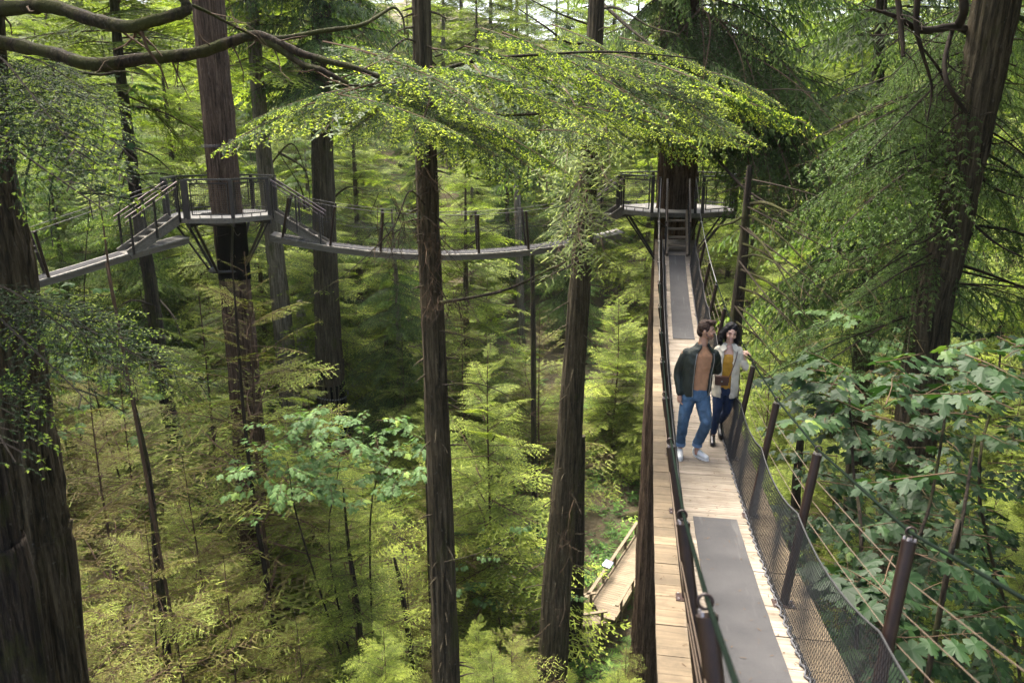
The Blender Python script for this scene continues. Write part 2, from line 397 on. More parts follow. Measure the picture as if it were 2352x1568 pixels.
def grow_tree(name, label, Y, prof, mat, cat='tree', group=None, top=None, seed=0, rough=.06, ridges=7, n=20, base=None, dscale=1.0):
    """trunk through image readings (u, v, width px) at ground distance Y, from first (high) to last (low), then down to the ground"""
    pts = []; rad = []
    for (u, v, w) in prof:
        p = PY(u, v, Y); pts.append(p); rad.append(w*depth_of(p)/FV/2*dscale)
    # extend downward
    a, b = pts[-2], pts[-1]; dirn = (b-a)/max(1e-6, (a[2]-b[2])); gz = float(zg(b[0], b[1])) if base is None else base
    if b[2] > gz+.4:
        dz = b[2]-gz+.4; pts.append(b+dirn*dz*.6-np.array([0, 0, 0])); pts[-1][2] = gz-.4; rad.append(rad[-1]*1.12)
    else: pts[-1][2] = min(pts[-1][2], gz-.3) if base is None else pts[-1][2]
    if top is not None:
        a, b = pts[1], pts[0]; dirn = (b-a)/max(1e-6, (b[2]-a[2])); dz = CZ+top-b[2]
        if dz > .5:
            q = b+dirn*dz; pts.insert(0, q); rad.insert(0, rad[0]*.62)
    pts = np.array(pts[::-1]); rad = rad[::-1]
    rt = thing(name, label, cat, pts[0], group)
    mb = trunk_mesh(pts, rad, n, seed, rough, ridges)
    part('trunk', mb, mat, rt, smooth=True)
    return rt, pts, rad

# ------------------------------------------------------------------ ground
def build_ground():
    xs = np.concatenate([np.linspace(-900, -95, 12), np.linspace(-90, 90, 181), np.linspace(95, 900, 12)])
    ys = np.concatenate([np.linspace(-200, -15, 8), np.linspace(-12, 130, 143), np.linspace(140, 1200, 14)])
    X, Yy = np.meshgrid(xs, ys); Z = zg(X, np.minimum(Yy, 150))
    rng = np.random.default_rng(5); Z += rng.normal(0, .05, Z.shape)
    V = np.stack([X, Yy, Z], -1).reshape(-1, 3); nx = len(xs); ny = len(ys)
    i = np.arange(ny-1)[:, None]*nx; j = np.arange(nx-1)[None, :]
    F = np.stack([i+j, i+j+1, i+nx+j+1, i+nx+j], -1).reshape(-1, 4)
    mb = MB(); mb.add(V, F)
    m, n, b, o = new_mat('forest_floor'); v = coords(n, rnd=False)
    n1 = noise(n, v, .35, 6, .65); n2 = noise(n, v, 5, 5, .7)
    c = ramp(n, [(.35, (.03, .045, .014)), (.48, (.075, .06, .028)), (.6, (.10, .075, .04)), (.75, (.06, .10, .02))], n1)
    c = mixc(n, .45, c, ramp(n, [(.35, (.02, .016, .01)), (.7, (.14, .11, .06))], n2))
    n.links.new(c, b.inputs['Base Color']); b.inputs['Roughness'].default_value = 1; bump(n, b, n2, .8, .15)
    me = mb.mesh('ground', [m], True); o = link('ground', me); o['kind'] = 'structure'
build_ground()

def make_fern(rng, mb, c, s):
    n = rng.integers(7, 12)
    for k in range(n):
        az = rng.uniform(0, 2*pi); l = s*rng.uniform(.6, 1.1)
        q = np.linspace(0, 1, 9); d = np.array([cos(az), sin(az), 0])
        pts = c+d*l*q[:, None]; pts[:, 2] += l*(.75*q-.75*q**2)+.02
        T = .35+.3*rng.random()
        for sg in (-1, 1):
            sd = np.array([-sin(az), cos(az), 0])*sg
            dr = unit(np.tile(sd*.9+d*.35, (8, 1))+rng.normal(0, .06, (8, 3)))
            mb.quads(ribbons(pts[1:], dr, l*.24*np.sin(pi*(q[1:]*.88+.08)), l*.07, rng, .1, .3), 0, T+rng.normal(0, .06, 8))
def make_shrub(rng, mb, c, s, leaf=.07, n=60, T0=.4):
    p = rng.normal(0, 1, (n, 3)); p = p/np.linalg.norm(p, axis=1)[:, None]*rng.random((n, 1))**.4; p[:, 2] = np.abs(p[:, 2])
    b = c+p*np.array([s, s, s*.8]); az = rng.uniform(0, 2*pi, n)
    d = np.stack([np.cos(az), np.sin(az), rng.normal(-.1, .25, n)], 1); d = unit(d)
    mb.quads(ribbons(b, d, leaf*rng.uniform(.7, 1.4, n), leaf*.6, rng, .35, .5), 0, T0+.35*p[:, 2]+rng.normal(0, .1, n))
def ground_cover():
    rng = np.random.default_rng(77); mb = MB(); k = 0
    while k < 5200:
        y = 12+rng.random()**1.4*75; x = rng.uniform(-.72*y-6, .72*y+6)
        z = float(zg(x, y)); c = np.array([x, y, z])
        if near_walk(x, y): continue
        k += 1; r = rng.random(); sc = 1+y/80
        if r < .38: make_fern(rng, mb, c, rng.uniform(.5, 1.0)*sc)
        else: make_shrub(rng, mb, c, rng.uniform(.3, .9)*sc, rng.uniform(.08, .15)*sc, 46, rng.uniform(.25, .6))
    me = mb.mesh('undergrowth', [M_SHR]); o = link('undergrowth', me); o['kind'] = 'stuff'
    tag(o, 'low ferns and leafy shrubs covering the forest floor', 'undergrowth')
WALKS = []
def near_walk(x, y):
    for (a, b, w) in WALKS:
        a = np.asarray(a[:2]); b = np.asarray(b[:2]); d = b-a; t = np.clip(np.dot(np.array([x, y])-a, d)/np.dot(d, d), 0, 1)
        if np.linalg.norm(a+d*t-np.array([x, y])) < w: return True
    return False
# ------------------------------------------------------------------ man-made materials
def wood_mat(name, inner, outer=None, grain_axis='x', half=.36, rough=.8):
    m, n, b, o = new_mat(name); f = attr(n)
    g = noise(n, coords(n, (.25, 3.0, 3.0) if grain_axis == 'x' else (3.0, .25, 3.0)), 7, 6, .7, .6)
    big = noise(n, coords(n, (.7, 1, 1)), 3.0, 4, .6)
    base = inner
    c = ramp(n, [(.0, tuple(x*.75 for x in inner)), (.5, inner), (1, tuple(min(1, x*1.25) for x in inner))], f)
    if outer is not None:
        c2 = ramp(n, [(.0, tuple(x*.55 for x in outer)), (.5, outer), (1, tuple(min(1, x*1.45) for x in outer))], f)
        tc = N(n, 'ShaderNodeTexCoord'); sx = N(n, 'ShaderNodeSeparateXYZ'); n.links.new(tc.outputs['Object'], sx.inputs[0])
        a = mth(n, 'ABSOLUTE', sx.outputs[0]); a = mth(n, 'ADD', a, mth(n, 'MULTIPLY', mth(n, 'SUBTRACT', big, .5), .12))
        k = N(n, 'ShaderNodeMapRange'); k.inputs[1].default_value = half-.05; k.inputs[2].default_value = half+.06; n.links.new(a, k.inputs[0])
        c = mixc(n, k.outputs[0], c, c2)
    c = mixc(n, mth(n, 'MULTIPLY', ramp(n, [(.38, (1, 1, 1)), (.58, (0, 0, 0))], g), .65), c, tuple(x*.45 for x in (outer or inner)))
    c = mixc(n, mth(n, 'MULTIPLY', ramp(n, [(.52, (0, 0, 0)), (.7, (1, 1, 1))], big), .35), c, tuple(x*.6 for x in (outer or inner)))
    if outer is not None:
        st_ = noise(n, coords(n, (1.2, .8, 1)), 1.6, 6, .7); c = mixc(n, mth(n, 'MULTIPLY', ramp(n, [(.44, (0, 0, 0)), (.64, (1, 1, 1))], st_), mth(n, 'ADD', mth(n, 'MULTIPLY', k.outputs[0], .42), .30)), c, tuple(x*.38 for x in outer))
    # knots
    vo = N(n, 'ShaderNodeTexVoronoi'); vo.inputs['Scale'].default_value = 2.6; n.links.new(coords(n, (.6, 1.6, 1)), vo.inputs['Vector'])
    kn = ramp(n, [(.05, (1, 1, 1)), (.10, (0, 0, 0))], vo.outputs['Distance'])
    c = mixc(n, mth(n, 'MULTIPLY', kn, .6), c, (.09, .05, .025))
    n.links.new(c, b.inputs['Base Color']); b.inputs['Roughness'].default_value = rough; b.inputs['Specular IOR Level'].default_value = .25
    bump(n, b, g, .35, .006); return m
M_DECK = wood_mat('deck_wood', (.175, .150, .120), (.105, .080, .049))
M_GREYW = wood_mat('grey_deck_wood', (.19, .18, .16), (.15, .14, .115))
M_STAIR = wood_mat('stair_wood', (.13, .10, .07))
M_FASC = wood_mat('fascia_wood', (.11, .10, .08), grain_axis='y')
M_PLAT = wood_mat('platform_wood', (.17, .165, .15))
M_WALK = wood_mat('boardwalk_wood', (.17, .135, .09))
M_POST = plain('brown_post_steel', (.013, .0065, .0045), .4, .1, var=.35, vs=14, spec=.35)
M_DARK = plain('black_steel', (.014, .012, .011), .4, .3, var=.3)
M_RAIL = plain('brown_rail_steel', (.05, .033, .028), .35, .5, var=.25)
M_TOPR = plain('rail_top_steel', (.05, .05, .052), .28, .6, var=.2)
M_BOLT = plain('bolt_steel', (.36, .33, .33), .35, .8, var=.2)
M_GCAB = plain('green_coated_cable', (.004, .007, .005), .9, 0, var=.3, vs=60, spec=.02)
M_SCAB = plain('steel_cable', (.12, .12, .115), .5, .4, var=.15, vs=60)
M_TAN = plain('tan_wire', (.055, .036, .021), .6, .2, var=.2, vs=40)
M_NET = plain('black_net_cord', (.006, .0065, .007), .9, 0, var=.2, vs=30)
M_ROPE = plain('laced_rope', (.035, .036, .04), .8, 0, var=.9, vs=70)
M_BLACK = plain('black_wrap', (.003, .003, .003), 1, var=.4, vs=5, spec=.05, bmp=(12, .5, .02))
def mat_mat():
    m, n, b, o = new_mat('anti_slip_mat'); v = coords(n); a = noise(n, v, 220, 2, .6); c = noise(n, v, 2.2, 5, .6)
    col = mixc(n, .5, ramp(n, [(.3, (.020, .020, .021)), (.7, (.052, .052, .053))], a), ramp(n, [(.35, (.025, .025, .026)), (.7, (.048, .047, .047))], c))
    st = noise(n, coords(n, (6, .35, 1)), 2.0, 4, .6)
    col = mixc(n, mth(n, 'MULTIPLY', ramp(n, [(.60, (0, 0, 0)), (.72, (1, 1, 1))], st), .35), col, (.10, .098, .095))
    n.links.new(col, b.inputs['Base Color']); b.inputs['Roughness'].default_value = .9; b.inputs['Specular IOR Level'].default_value = .1; bump(n, b, a, .4, .003); return m
M_MAT = mat_mat()

def segs(mb, A, B, r, mat=0, tint=.5):
    A = np.asarray(A, float); B = np.asarray(B, float); d = unit(B-A)
    ref = np.where(np.abs(d[:, 2:3]) > .9, np.array([[1., 0, 0]]), np.array([[0, 0, 1.]]))
    s = unit(np.cross(d, ref)); u = np.cross(s, d); V = []
    for e in (A, B):
        for k in range(3):
            a = 2*pi*k/3+.3; V.append(e+r*(cos(a)*s+sin(a)*u))
    V = np.stack(V, 1); n = len(A)
    F = np.array([[0, 1, 4, 3], [1, 2, 5, 4], [2, 0, 3, 5]])
    F = (np.arange(n)[:, None, None]*6+F[None]).reshape(-1, 4)
    mb.add(V.reshape(-1, 3), F, mat, tint)

class Line:
    """a sagging walkway: plan line from (x0,y0) along yaw direction, height knots"""
    def __init__(s, x0, y0, dx, dy, ks, zs):
        k = sqrt(dx*dx+dy*dy); s.o = np.array([x0, y0]); s.d = np.array([dx, dy])/k; s.l = np.array([s.d[1], -s.d[0]]); s.ks = np.array(ks, float); s.zs = np.array(zs, float)
    def z(s, t):
        K, Z = s.ks, s.zs; i = int(np.clip(np.searchsorted(K, t)-1, 0, len(K)-2)); h = K[i+1]-K[i]; q = (t-K[i])/h
        m = np.gradient(Z, K); a = 2*q**3-3*q*q+1; b = q**3-2*q*q+q; c = -2*q**3+3*q*q; d = q**3-q*q
        zz = a*Z[i]+b*h*m[i]+c*Z[i+1]+d*h*m[i+1]
        dz = ((6*q*q-6*q)*Z[i]+(3*q*q-4*q+1)*h*m[i]+(-6*q*q+6*q)*Z[i+1]+(3*q*q-2*q)*h*m[i+1])/h
        return zz, dz
    def p(s, t, l=0, h=0):
        z, dz = s.z(t); n = sqrt(1+dz*dz); xy = s.o+s.d*(t-h*dz/n)+s.l*l
        return np.array([xy[0], xy[1], z+h/n])

PH = 1.22
def post_set(root, line, s, sg, lt=.56, lb=.38, detail=True, H=PH, r=.035, outer=.0):
    a = line.p(s, sg*lb, 0); b = line.p(s, sg*lt, H); mb = MB(); tube(mb, [a, b], r, 14 if detail else 8)
    po = part('post', mb, M_POST, root, smooth=False)
    for poly in po.data.polygons: poly.use_smooth = len(poly.vertices) == 4
    d = unit(b-a)
    if detail:
        mb = MB(); tube(mb, [b-d*.004, b+d*.012], r*1.06, 16); 
        _, sx, ux = frame(d, (0, 1, 0))
        for k in range(4):
            ang = pi/4+k*pi/2; c = b+(sx*cos(ang)+ux*sin(ang))*r*.72; tube(mb, [c, c+d*.028], .007, 6, 1)
        c = part('cap', mb, [M_POST, M_BOLT], root); c.parent = po
        # eye ring through which the cable runs
        mb = MB(); cc = b+d*.055; fw = np.array([line.d[0], line.d[1], line.z(s)[1]]); fw = unit(fw)
        e1 = unit(np.cross(fw, d)); e2 = unit(np.cross(e1, fw)); aa = np.linspace(0, 2*pi, 17)
        tube(mb, np.array([cc+(e1*cos(x)+e2*sin(x))*.024 for x in aa]), .006, 6, 0, caps=False)
        c = part('eye_ring', mb, [M_POST], root, smooth=True); c.parent = po
        mb = MB(); nrm = unit(line.p(s, 0, 1)-line.p(s, 0, 0)); c0 = line.p(s, sg*lb, .004)
        lat = np.array([line.l[0], line.l[1], 0]); beam(mb, c0-lat*.085, c0+lat*.085, .15, .008, nrm)
        for q in (-.065, .065):
            for w in (-.05, .05):
                cb = c0+lat*q+np.array([line.d[0], line.d[1], line.z(s)[1]])*w; tube(mb, [cb, cb+nrm*.014], .009, 6, 1)
        c = part('base_plate', mb, [M_RAIL, M_BOLT], root); c.parent = po
    return po
def build_bridge(root, line, s0, s1, half, stations, deckmat, pale=(), mats=(), lean=(.38, .56), wires=True, cell=.05, cab=(M_SCAB,), nett=.74, ends=None, detail=True, cabsplit=None, seed=0, plank=.145, wmat=M_TAN, wr=.0032, edge=True):
    rng = np.random.default_rng(seed)
    mb = MB(); s = s0; th = .045
    while s < s1:
        w = plank*rng.uniform(.85, 1.15); e0 = half+rng.normal(0, .0015); e1 = half+rng.normal(0, .0015); hh = rng.normal(0, .0015)
        V = [line.p(s+.001, -e0, hh), line.p(s+.001, e1, hh), line.p(s+w, e1, hh), line.p(s+w, -e0, hh)]
        Vb = [line.p(s+.002, -e0, -th), line.p(s+.002, e1, -th), line.p(s+w-.004, e1, -th), line.p(s+w-.004, -e0, -th)]
        t = float(np.clip(rng.normal(.45, .2), 0, .85))
        for pv in pale:
            if s <= pv < s+w: t = 1.9
        mb.add(V+Vb, np.array([[0, 1, 2, 3], [7, 6, 5, 4], [0, 4, 5, 1], [1, 5, 6, 2], [2, 6, 7, 3], [3, 7, 4, 0]]), 0, t); s += w+.006
    part('deck', mb, deckmat, root)
    mb = MB()
    for l in (-half+.08, -.15, .15, half-.08):
        q = np.linspace(s0, s1, 40)
        for a, b in zip(q[:-1], q[1:]): beam(mb, line.p(a, l, -.12), line.p(b, l, -.12), .06, .14)
    part('stringer', mb, M_FASC, root)
    for (a, b, hw) in mats:
        mb = MB(); q = np.linspace(a, b, max(8, int((b-a)/.15))); V = []
        for x in q:
            for l, h in ((-hw, .004), (-hw, .012), (hw, .012), (hw, .004)): V.append(line.p(x, l+rng.normal(0, .0012), h))
        k = len(q); i = np.arange(k-1)[:, None]*4; F = np.concatenate([i+np.array([[0, 4, 5, 1]]), i+np.array([[1, 5, 6, 2]]), i+np.array([[2, 6, 7, 3]])])
        mb.add(V, F); mb.add(V[:4], [(0, 1, 2, 3)]); mb.add(V[-4:], [(3, 2, 1, 0)])
        part('anti_slip_mat', mb, M_MAT, root)
    lb, lt = lean
    for sg in (-1, 1):
        sts = stations[0] if sg < 0 else stations[1]
        for x in sts: post_set(root, line, x, sg, lt, lb, detail, r=.035 if detail else .042)
        # hand cable
        hc = PH+(.055 if detail else .0); pts = [line.p(x, sg*lt, hc) for x in sts]
        if ends: pts = [np.asarray(ends[sg][0])]*(ends[sg][0] is not None)+pts+[np.asarray(ends[sg][1])]*(ends[sg][1] is not None)
        if cabsplit:
            k = cabsplit; mb = MB(); tube(mb, np.array(pts[:k+1]), .0095, 8); part('hand_cable', mb, cab[0], root, smooth=True, label='green coated near length of the hand cable')
            mb = MB(); tube(mb, np.array(pts[k:]), .0085, 8); part('hand_cable', mb, cab[1], root, smooth=True)
        else:
            mb = MB(); tube(mb, np.array(pts), .009, 6); part('hand_cable', mb, cab[0], root, smooth=True)
        if wires:
            for h in (1.03, .87, .71):
                mb = MB(); o = lb+(lt-lb)*h/PH+.030
                pts = []
                for a, b in zip(sts[:-1], sts[1:]): 
                    A, B = line.p(a, sg*o, h), line.p(b, sg*o, h); pts += [A, (A+B)/2-np.array([0, 0, .006])]
                pts.append(line.p(sts[-1], sg*o, h)); 
                tube(mb, np.array(pts), wr, 5); part('guard_wire', mb, wmat, root)
        # net hung between deck edge and a top rope that sags between posts
        e = np.array(sts)
        def top(x):
            i = np.clip(np.searchsorted(e, x)-1, 0, len(e)-2); q = np.clip((x-e[i])/(e[i+1]-e[i]), 0, 1); return nett-.07*4*q*(1-q)
        def npt(x, f):
            h = top(x)*f; l = lb-.045+(lt-lb)*h/PH+.02*sin(f*pi)*sin(x*5.1)
            return line.p(x, sg*l, h+.012)
        rows = max(4, int(round(nett/cell))); xs = np.arange(max(s0, e[0]), min(s1, e[-1]), cell); G = []
        for x in xs: G.append([npt(x+(cell/2 if j % 2 else 0)+rng.normal(0, cell*.05), j/rows) for j in range(rows+1)])
        G = np.array(G); A = []; B = []
        for j in range(rows):
            A.append(G[:, j]); B.append(G[:, j+1])
            if j % 2: A.append(G[:-1, j]); B.append(G[1:, j+1])
            else: A.append(G[1:, j]); B.append(G[:-1, j+1])
        mb = MB(); segs(mb, np.concatenate(A), np.concatenate(B), .0021 if cell < .05 else .0020); part('net', mb, M_NET, root)
        mb = MB(); q = np.arange(max(s0, e[0]), min(s1, e[-1]), .04)
        tube(mb, np.array([npt(x, 1.0) for x in q]), .007, 5); part('net_rope', mb, M_NET, root, smooth=True)
        mb = MB(); A = [line.p(x, sg*(lb-.05+.012*sin(x*40)), .014+.01*sin(x*33)) for x in q]; tube(mb, np.array(A), .009, 5)
        A = [line.p(x, sg*(lb-.03+.014*sin(x*47+1)), .018+.012*cos(x*41)) for x in q]; tube(mb, np.array(A), .007, 5)
        part('lacing_rope', mb, M_ROPE, root, smooth=True)

def stairs(root, p_low, p_high, width, n, lat, rail=True, mat=M_STAIR, net=True, post=M_DARK):
    p_low = np.asarray(p_low, float); p_high = np.asarray(p_high, float); d = p_high-p_low; dh = unit(np.array([d[0], d[1], 0])); lat = np.asarray(lat, float)
    for sg in (-1, 1):
        mb = MB(); o = lat*sg*(width/2+.035)
        beam(mb, p_low+o-unit(d)*.1+np.array([0, 0, -.02]), p_high+o+np.array([0, 0, -.02]), .055, .26)
        part('stair_stringer', mb, M_FASC if mat is not M_STAIR else M_STAIR, root)
    for k in range(1, n):
        c = p_low+d*(k/n); mb = MB(); beam(mb, c-lat*width/2, c+lat*width/2, .26, .045, (0, 0, 1)); part('tread', mb, mat, root)
    if not rail: return
    for sg in (-1, 1):
        o = lat*sg*(width/2+.08)
        for h, m, w in ((.98, M_RAIL, .05), (.86, M_RAIL, .03)):
            mb = MB(); tube(mb, [p_low+o-unit(d)*.12+np.array([0, 0, h]), p_high+o+np.array([0, 0, h+.03])], w/2, 8); part('handrail', mb, m, root, smooth=True)
        for f in (0.02, .5, .98):
            c = p_low+o+d*f; mb = MB(); beam(mb, c+np.array([0, 0, -.1]), c+np.array([0, 0, .97]), .05, .05, dh); part('rail_post', mb, post, root)
        if net:
            A = []; B = []
            for k in range(12): A.append(p_low+o+np.array([0, 0, .06+k*.068])); B.append(p_high+o+np.array([0, 0, .06+k*.068]))
            for k in range(30): c = p_low+o+d*k/29; A.append(c+np.array([0, 0, .05])); B.append(c+np.array([0, 0, .84]))
            mb = MB(); segs(mb, A, B, .0022); part('wire_panel', mb, M_NET, root)
def platform(name, label, c, Rd, z, rot, openings, trunk_r, strut_drop=1.7):
    c = np.array([c[0], c[1], z]); rt = thing(name, label, 'viewing platform', c)
    ang = [rot+pi/8+k*pi/4 for k in range(8)]; P8 = [c+Rd*np.array([cos(a), sin(a), 0]) for a in ang]     # side k lies between corner k-1 and k, centred on rot+k*pi/4
    inner = [c+(trunk_r+.10)*np.array([cos(a), sin(a), 0]) for a in ang]
    mb = MB(); th = .06
    rng = np.random.default_rng(int(Rd*100))
    # boards laid across, clipped to the octagon
    ax = np.array([cos(rot), sin(rot), 0]); ay = np.array([-sin(rot), cos(rot), 0]); x = -Rd
    ap = Rd*cos(pi/8)
    def halfw(x): 
        h = 1e9
        for k in range(8):
            a = k*pi/4; ca, sa = cos(a), sin(a)
            if abs(sa) > 1e-6: h = min(h, max(0, (ap-x*ca)/abs(sa)))
            elif x*ca > ap+1e-6: h = 0
        return h
    x = -ap
    while x < ap-.01:
        w = .14; x1 = min(x+w, ap); h0, h1 = halfw(x+.002), halfw(x1-.004); t = rng.normal(.5, .2)
        hole = trunk_r+.06
        for sg in (-1, 1):
            i0 = sqrt(max(0, hole**2-x*x)); i1 = sqrt(max(0, hole**2-x1*x1)); i0 = i1 = max(i0, i1)
            q = [(x+.002, sg*i0), (x1-.004, sg*i1), (x1-.004, sg*h1), (x+.002, sg*h0)]
            V = [c+ax*a+ay*b for a, b in q]; Vb = [v-np.array([0, 0, .04]) for v in V]
            F = [[0, 1, 2, 3], [7, 6, 5, 4], [0, 4, 5, 1], [1, 5, 6, 2], [2, 6, 7, 3], [3, 7, 4, 0]]
            if sg < 0: F = [f[::-1] for f in F]
            mb.add(V+Vb, np.array(F), 0, t)
        x += w
    part('deck', mb, M_PLAT, rt)
    mb = MB()
    for k in range(8): 
        a, b = P8[k-1], P8[k]; beam(mb, a-[0, 0, .075], b-[0, 0, .075], .05, .13)
    part('fascia', mb, M_FASC, rt)
    mb = MB()
    for k in range(8): beam(mb, inner[k]-[0, 0, .14], P8[k]-[0, 0, .20], .06, .12)
    part('joist', mb, M_DARK, rt)
    for k in range(8):
        a, b = P8[k-1], P8[k]
        mb = MB(); beam(mb, b*.985+c*.015+[0, 0, -.02], b*.985+c*.015+[0, 0, 1.06], .10, .10, ax); part('rail_post', mb, M_DARK, rt)
        aa, bb = a*.985+c*.015, b*.985+c*.015; d = bb-aa
        if k in openings: 
            for f in (.14, .86):
                mb = MB(); q = aa+d*f; beam(mb, q+[0, 0, -.02], q+[0, 0, 1.06], .085, .085, ax); part('rail_post', mb, M_DARK, rt)
            continue
        mb = MB(); beam(mb, aa-unit(d)*.03+[0, 0, 1.08], bb+unit(d)*.03+[0, 0, 1.08], .11, .045); part('top_rail', mb, M_TOPR, rt)
        mb = MB(); f0, f1 = aa+d*.09, bb-d*.09
        for h in (.10, .97): tube(mb, [f0+[0, 0, h], f1+[0, 0, h]], .019, 6)
        for f in (f0, f1): tube(mb, [f+[0, 0, .10], f+[0, 0, .97]], .019, 6)
        for q in (.2, .5, .8):
            e = f0+(f1-f0)*q; tube(mb, [e+[0, 0, .0], e+[0, 0, .10]], .012, 6); tube(mb, [e+[0, 0, .97], e+[0, 0, 1.07]], .012, 6)
        A = []; B = []; L = np.linalg.norm(f1-f0)
        for q in np.arange(.06, L, .06): e = f0+unit(d)*q; A.append(e+[0, 0, .1]); B.append(e+[0, 0, .97])
        for h in np.arange(.16, .97, .06): A.append(f0+[0, 0, h]); B.append(f1+[0, 0, h])
        segs(mb, A, B, .0034); part('mesh_panel', mb, M_DARK, rt)
    for k in range(0, 8):
        e = P8[k]*.86+c*.14-[0, 0, .2]; f = c+(trunk_r+.03)*unit(P8[k]-c)-[0, 0, strut_drop]
        mb = MB(); tube(mb, [e, f], .045 if k % 2 else .032, 8); part('strut', mb, M_DARK, rt)
    mb = MB(); aa = np.linspace(0, 2*pi, 25)
    for h in (strut_drop, .28):
        tube(mb, np.array([c+[(trunk_r+.035)*cos(x), (trunk_r+.035)*sin(x), -h] for x in aa]), .05, 6, caps=False)
    part('collar', mb, M_DARK, rt)
    mb = MB()
    for k in range(8):
        a = P8[k]*.8+c*.2-[0, 0, .25]; b = P8[(k+1) % 8]*.35+c*.65-[0, 0, .55]; m = (a+b)/2-[0, 0, .18]
        tube(mb, smooth_path([a, m, b], 5), .012, 5)
    part('tension_cable', mb, M_DARK, rt)
    return rt
# ------------------------------------------------------------------ the main hanging bridge
YAW = 0.1732; MX0 = .8146
KS = np.array([0, 3, 6, 9, 12, 15, 18, 21, 24.]); ZS = CZ+np.array([-2.052, -3.0522, -3.6499, -3.9724, -4.1182, -4.0923, -3.8944, -3.5285, -2.9962])
MAIN = Line(MX0, 0, sin(YAW), cos(YAW), KS, ZS)
PZW = CZ-2.2
P2C = MAIN.p(26.35)[:2]; P1C = np.array([-8.74, 23.9]); R2, R1 = 2.0, 1.62
AP2 = R2*cos(pi/8); AP1 = R1*cos(pi/8)
rb = thing('suspension_bridge', 'long plank hanging bridge with brown steel posts and black nets that the couple walks along', 'suspension bridge', (MX0, 0, CZ-3), rz=-YAW)
stL = [-.15, 1.81, 3.43, 5.62, 7.69, 9.67, 11.66, 13.68, 15.74, 17.76, 19.8, 21.8]
stR = [-.25, 1.5, 3.45, 5.68, 7.73, 9.66, 11.70, 13.75, 15.80, 17.83, 19.85, 21.85]
def plat_corner(c, ap, dirv, lat, off, h): return np.array([c[0], c[1], PZW+h])+np.append(dirv*ap, 0)+np.append(lat*off, 0)
e2 = {sg: (None, plat_corner(P2C, AP2, -MAIN.d, MAIN.l*sg, .52, 1.02)) for sg in (-1, 1)}
build_bridge(rb, MAIN, -.4, 24.0, .6276, (stL, stR), M_DECK, pale=(6.95, 12.75), mats=((-.3, 7.576, .2244), (16.02, 22.64, .2244)), ends=e2, cab=(M_GCAB, M_SCAB), cabsplit=8, cell=.036, seed=3, plank=.235)
lat3 = np.append(MAIN.l, 0)
rl_ = np.random.default_rng(31); lm = MB(); nL = 900
q_ = rl_.uniform(2.0, 21, nL); l_ = rl_.uniform(-.6, .6, nL); a_ = rl_.uniform(0, 6.28, nL)
b_ = np.array([MAIN.p(x, y, .008+(.012 if abs(y) < .23 else 0)) for x, y in zip(q_, l_)]); lm.quads(ribbons(b_, np.stack([np.cos(a_), np.sin(a_), 0*a_], 1), rl_.uniform(.015, .045, nL), rl_.uniform(.003, .010, nL), rl_, .1, .6), 0, rl_.random(nL))
lo_ = link('leaf_litter', lm.mesh('leaf_litter', [M_TWIG])); lo_['kind'] = 'stuff'; tag(lo_, 'brown needles and twig bits strewn over the bridge planks', 'litter')
st_ = thing('staircase', 'wooden steps climbing from the far end of the plank bridge to the platform', 'stairs', MAIN.p(22.66), rz=-YAW)
stairs(st_, MAIN.p(22.66, 0, .03), np.append(P2C-MAIN.d*AP2, PZW), .50, 5, lat3, net=True)
a_main = atan2(-MAIN.d[1], -MAIN.d[0])
platform('tree_platform', 'octagonal railed deck around the big cedar at the far end of the plank bridge', P2C, R2, PZW, a_main, (0, 6), .60)
# ------------------------------------------------------------------ middle bridge, left platform, left bridge
dm = P2C-P1C; LM = np.linalg.norm(dm); dm = dm/LM
kk = np.linspace(0, LM, 9); MID = Line(P1C[0], P1C[1], dm[0], dm[1], kk, CZ-3.52+.0215*(kk-7.1)**2)
sb = thing('suspension_bridge', 'hanging bridge seen from the side, strung between the two tree platforms', 'suspension bridge', (*P1C, CZ-3), rz=atan2(dm[1], dm[0])-pi/2)
build_bridge(sb, MID, AP1-.1, LM-AP2-.1, .50, ([1.7, 3.1, 4.62, 6.2, 7.75, 9.35, 10.9], [1.75, 3.15, 4.66, 6.24, 7.72, 9.31, 10.85]), M_GREYW, lean=(.40, .55), cell=.06, mats=((3.0, 11.0, .25),),
             ends={sg: (plat_corner(P1C, AP1, dm, MID.l*sg, .45, 1.0), plat_corner(P2C, AP2, -dm, MID.l*sg, .45, 1.0)) for sg in (-1, 1)}, detail=False, seed=4, wmat=M_DARK, wr=.0028, cab=(M_DARK,))
s1_ = thing('staircase', 'grey stringer steps from the left platform down to the side-on bridge', 'stairs', MID.p(AP1))
stairs(s1_, MID.p(AP1+1.4, 0, .02), np.append(P1C+dm*AP1, PZW), .62, 5, np.append(MID.l, 0), mat=M_GREYW)
s2_ = thing('staircase', 'steps behind the hanging twigs that join the side-on bridge to the far right platform', 'stairs', MID.p(LM-AP2))
stairs(s2_, MID.p(LM-AP2-1.5, 0, .02), np.append(P2C-dm*AP2, PZW), .62, 5, np.append(MID.l, 0), mat=M_GREYW)
dl = np.array([-.66, -.751]); dl = dl/np.linalg.norm(dl)
LFT = Line(P1C[0], P1C[1], dl[0], dl[1], [0, 1.5, 3, 5.4, 9, 14], CZ+np.array([-2.55, -2.80, -3.05, -3.50, -3.8, -3.5]))
platform('tree_platform', 'octagonal railed deck around the tall trunk between the two left bridges', P1C, R1, PZW, atan2(dm[1], dm[0])-.02, (0, 5), .50)
sl = thing('suspension_bridge', 'narrow bridge dropping away from the left platform behind the thick red trunk', 'suspension bridge', (*P1C, CZ-3), rz=atan2(dl[1], dl[0])-pi/2)
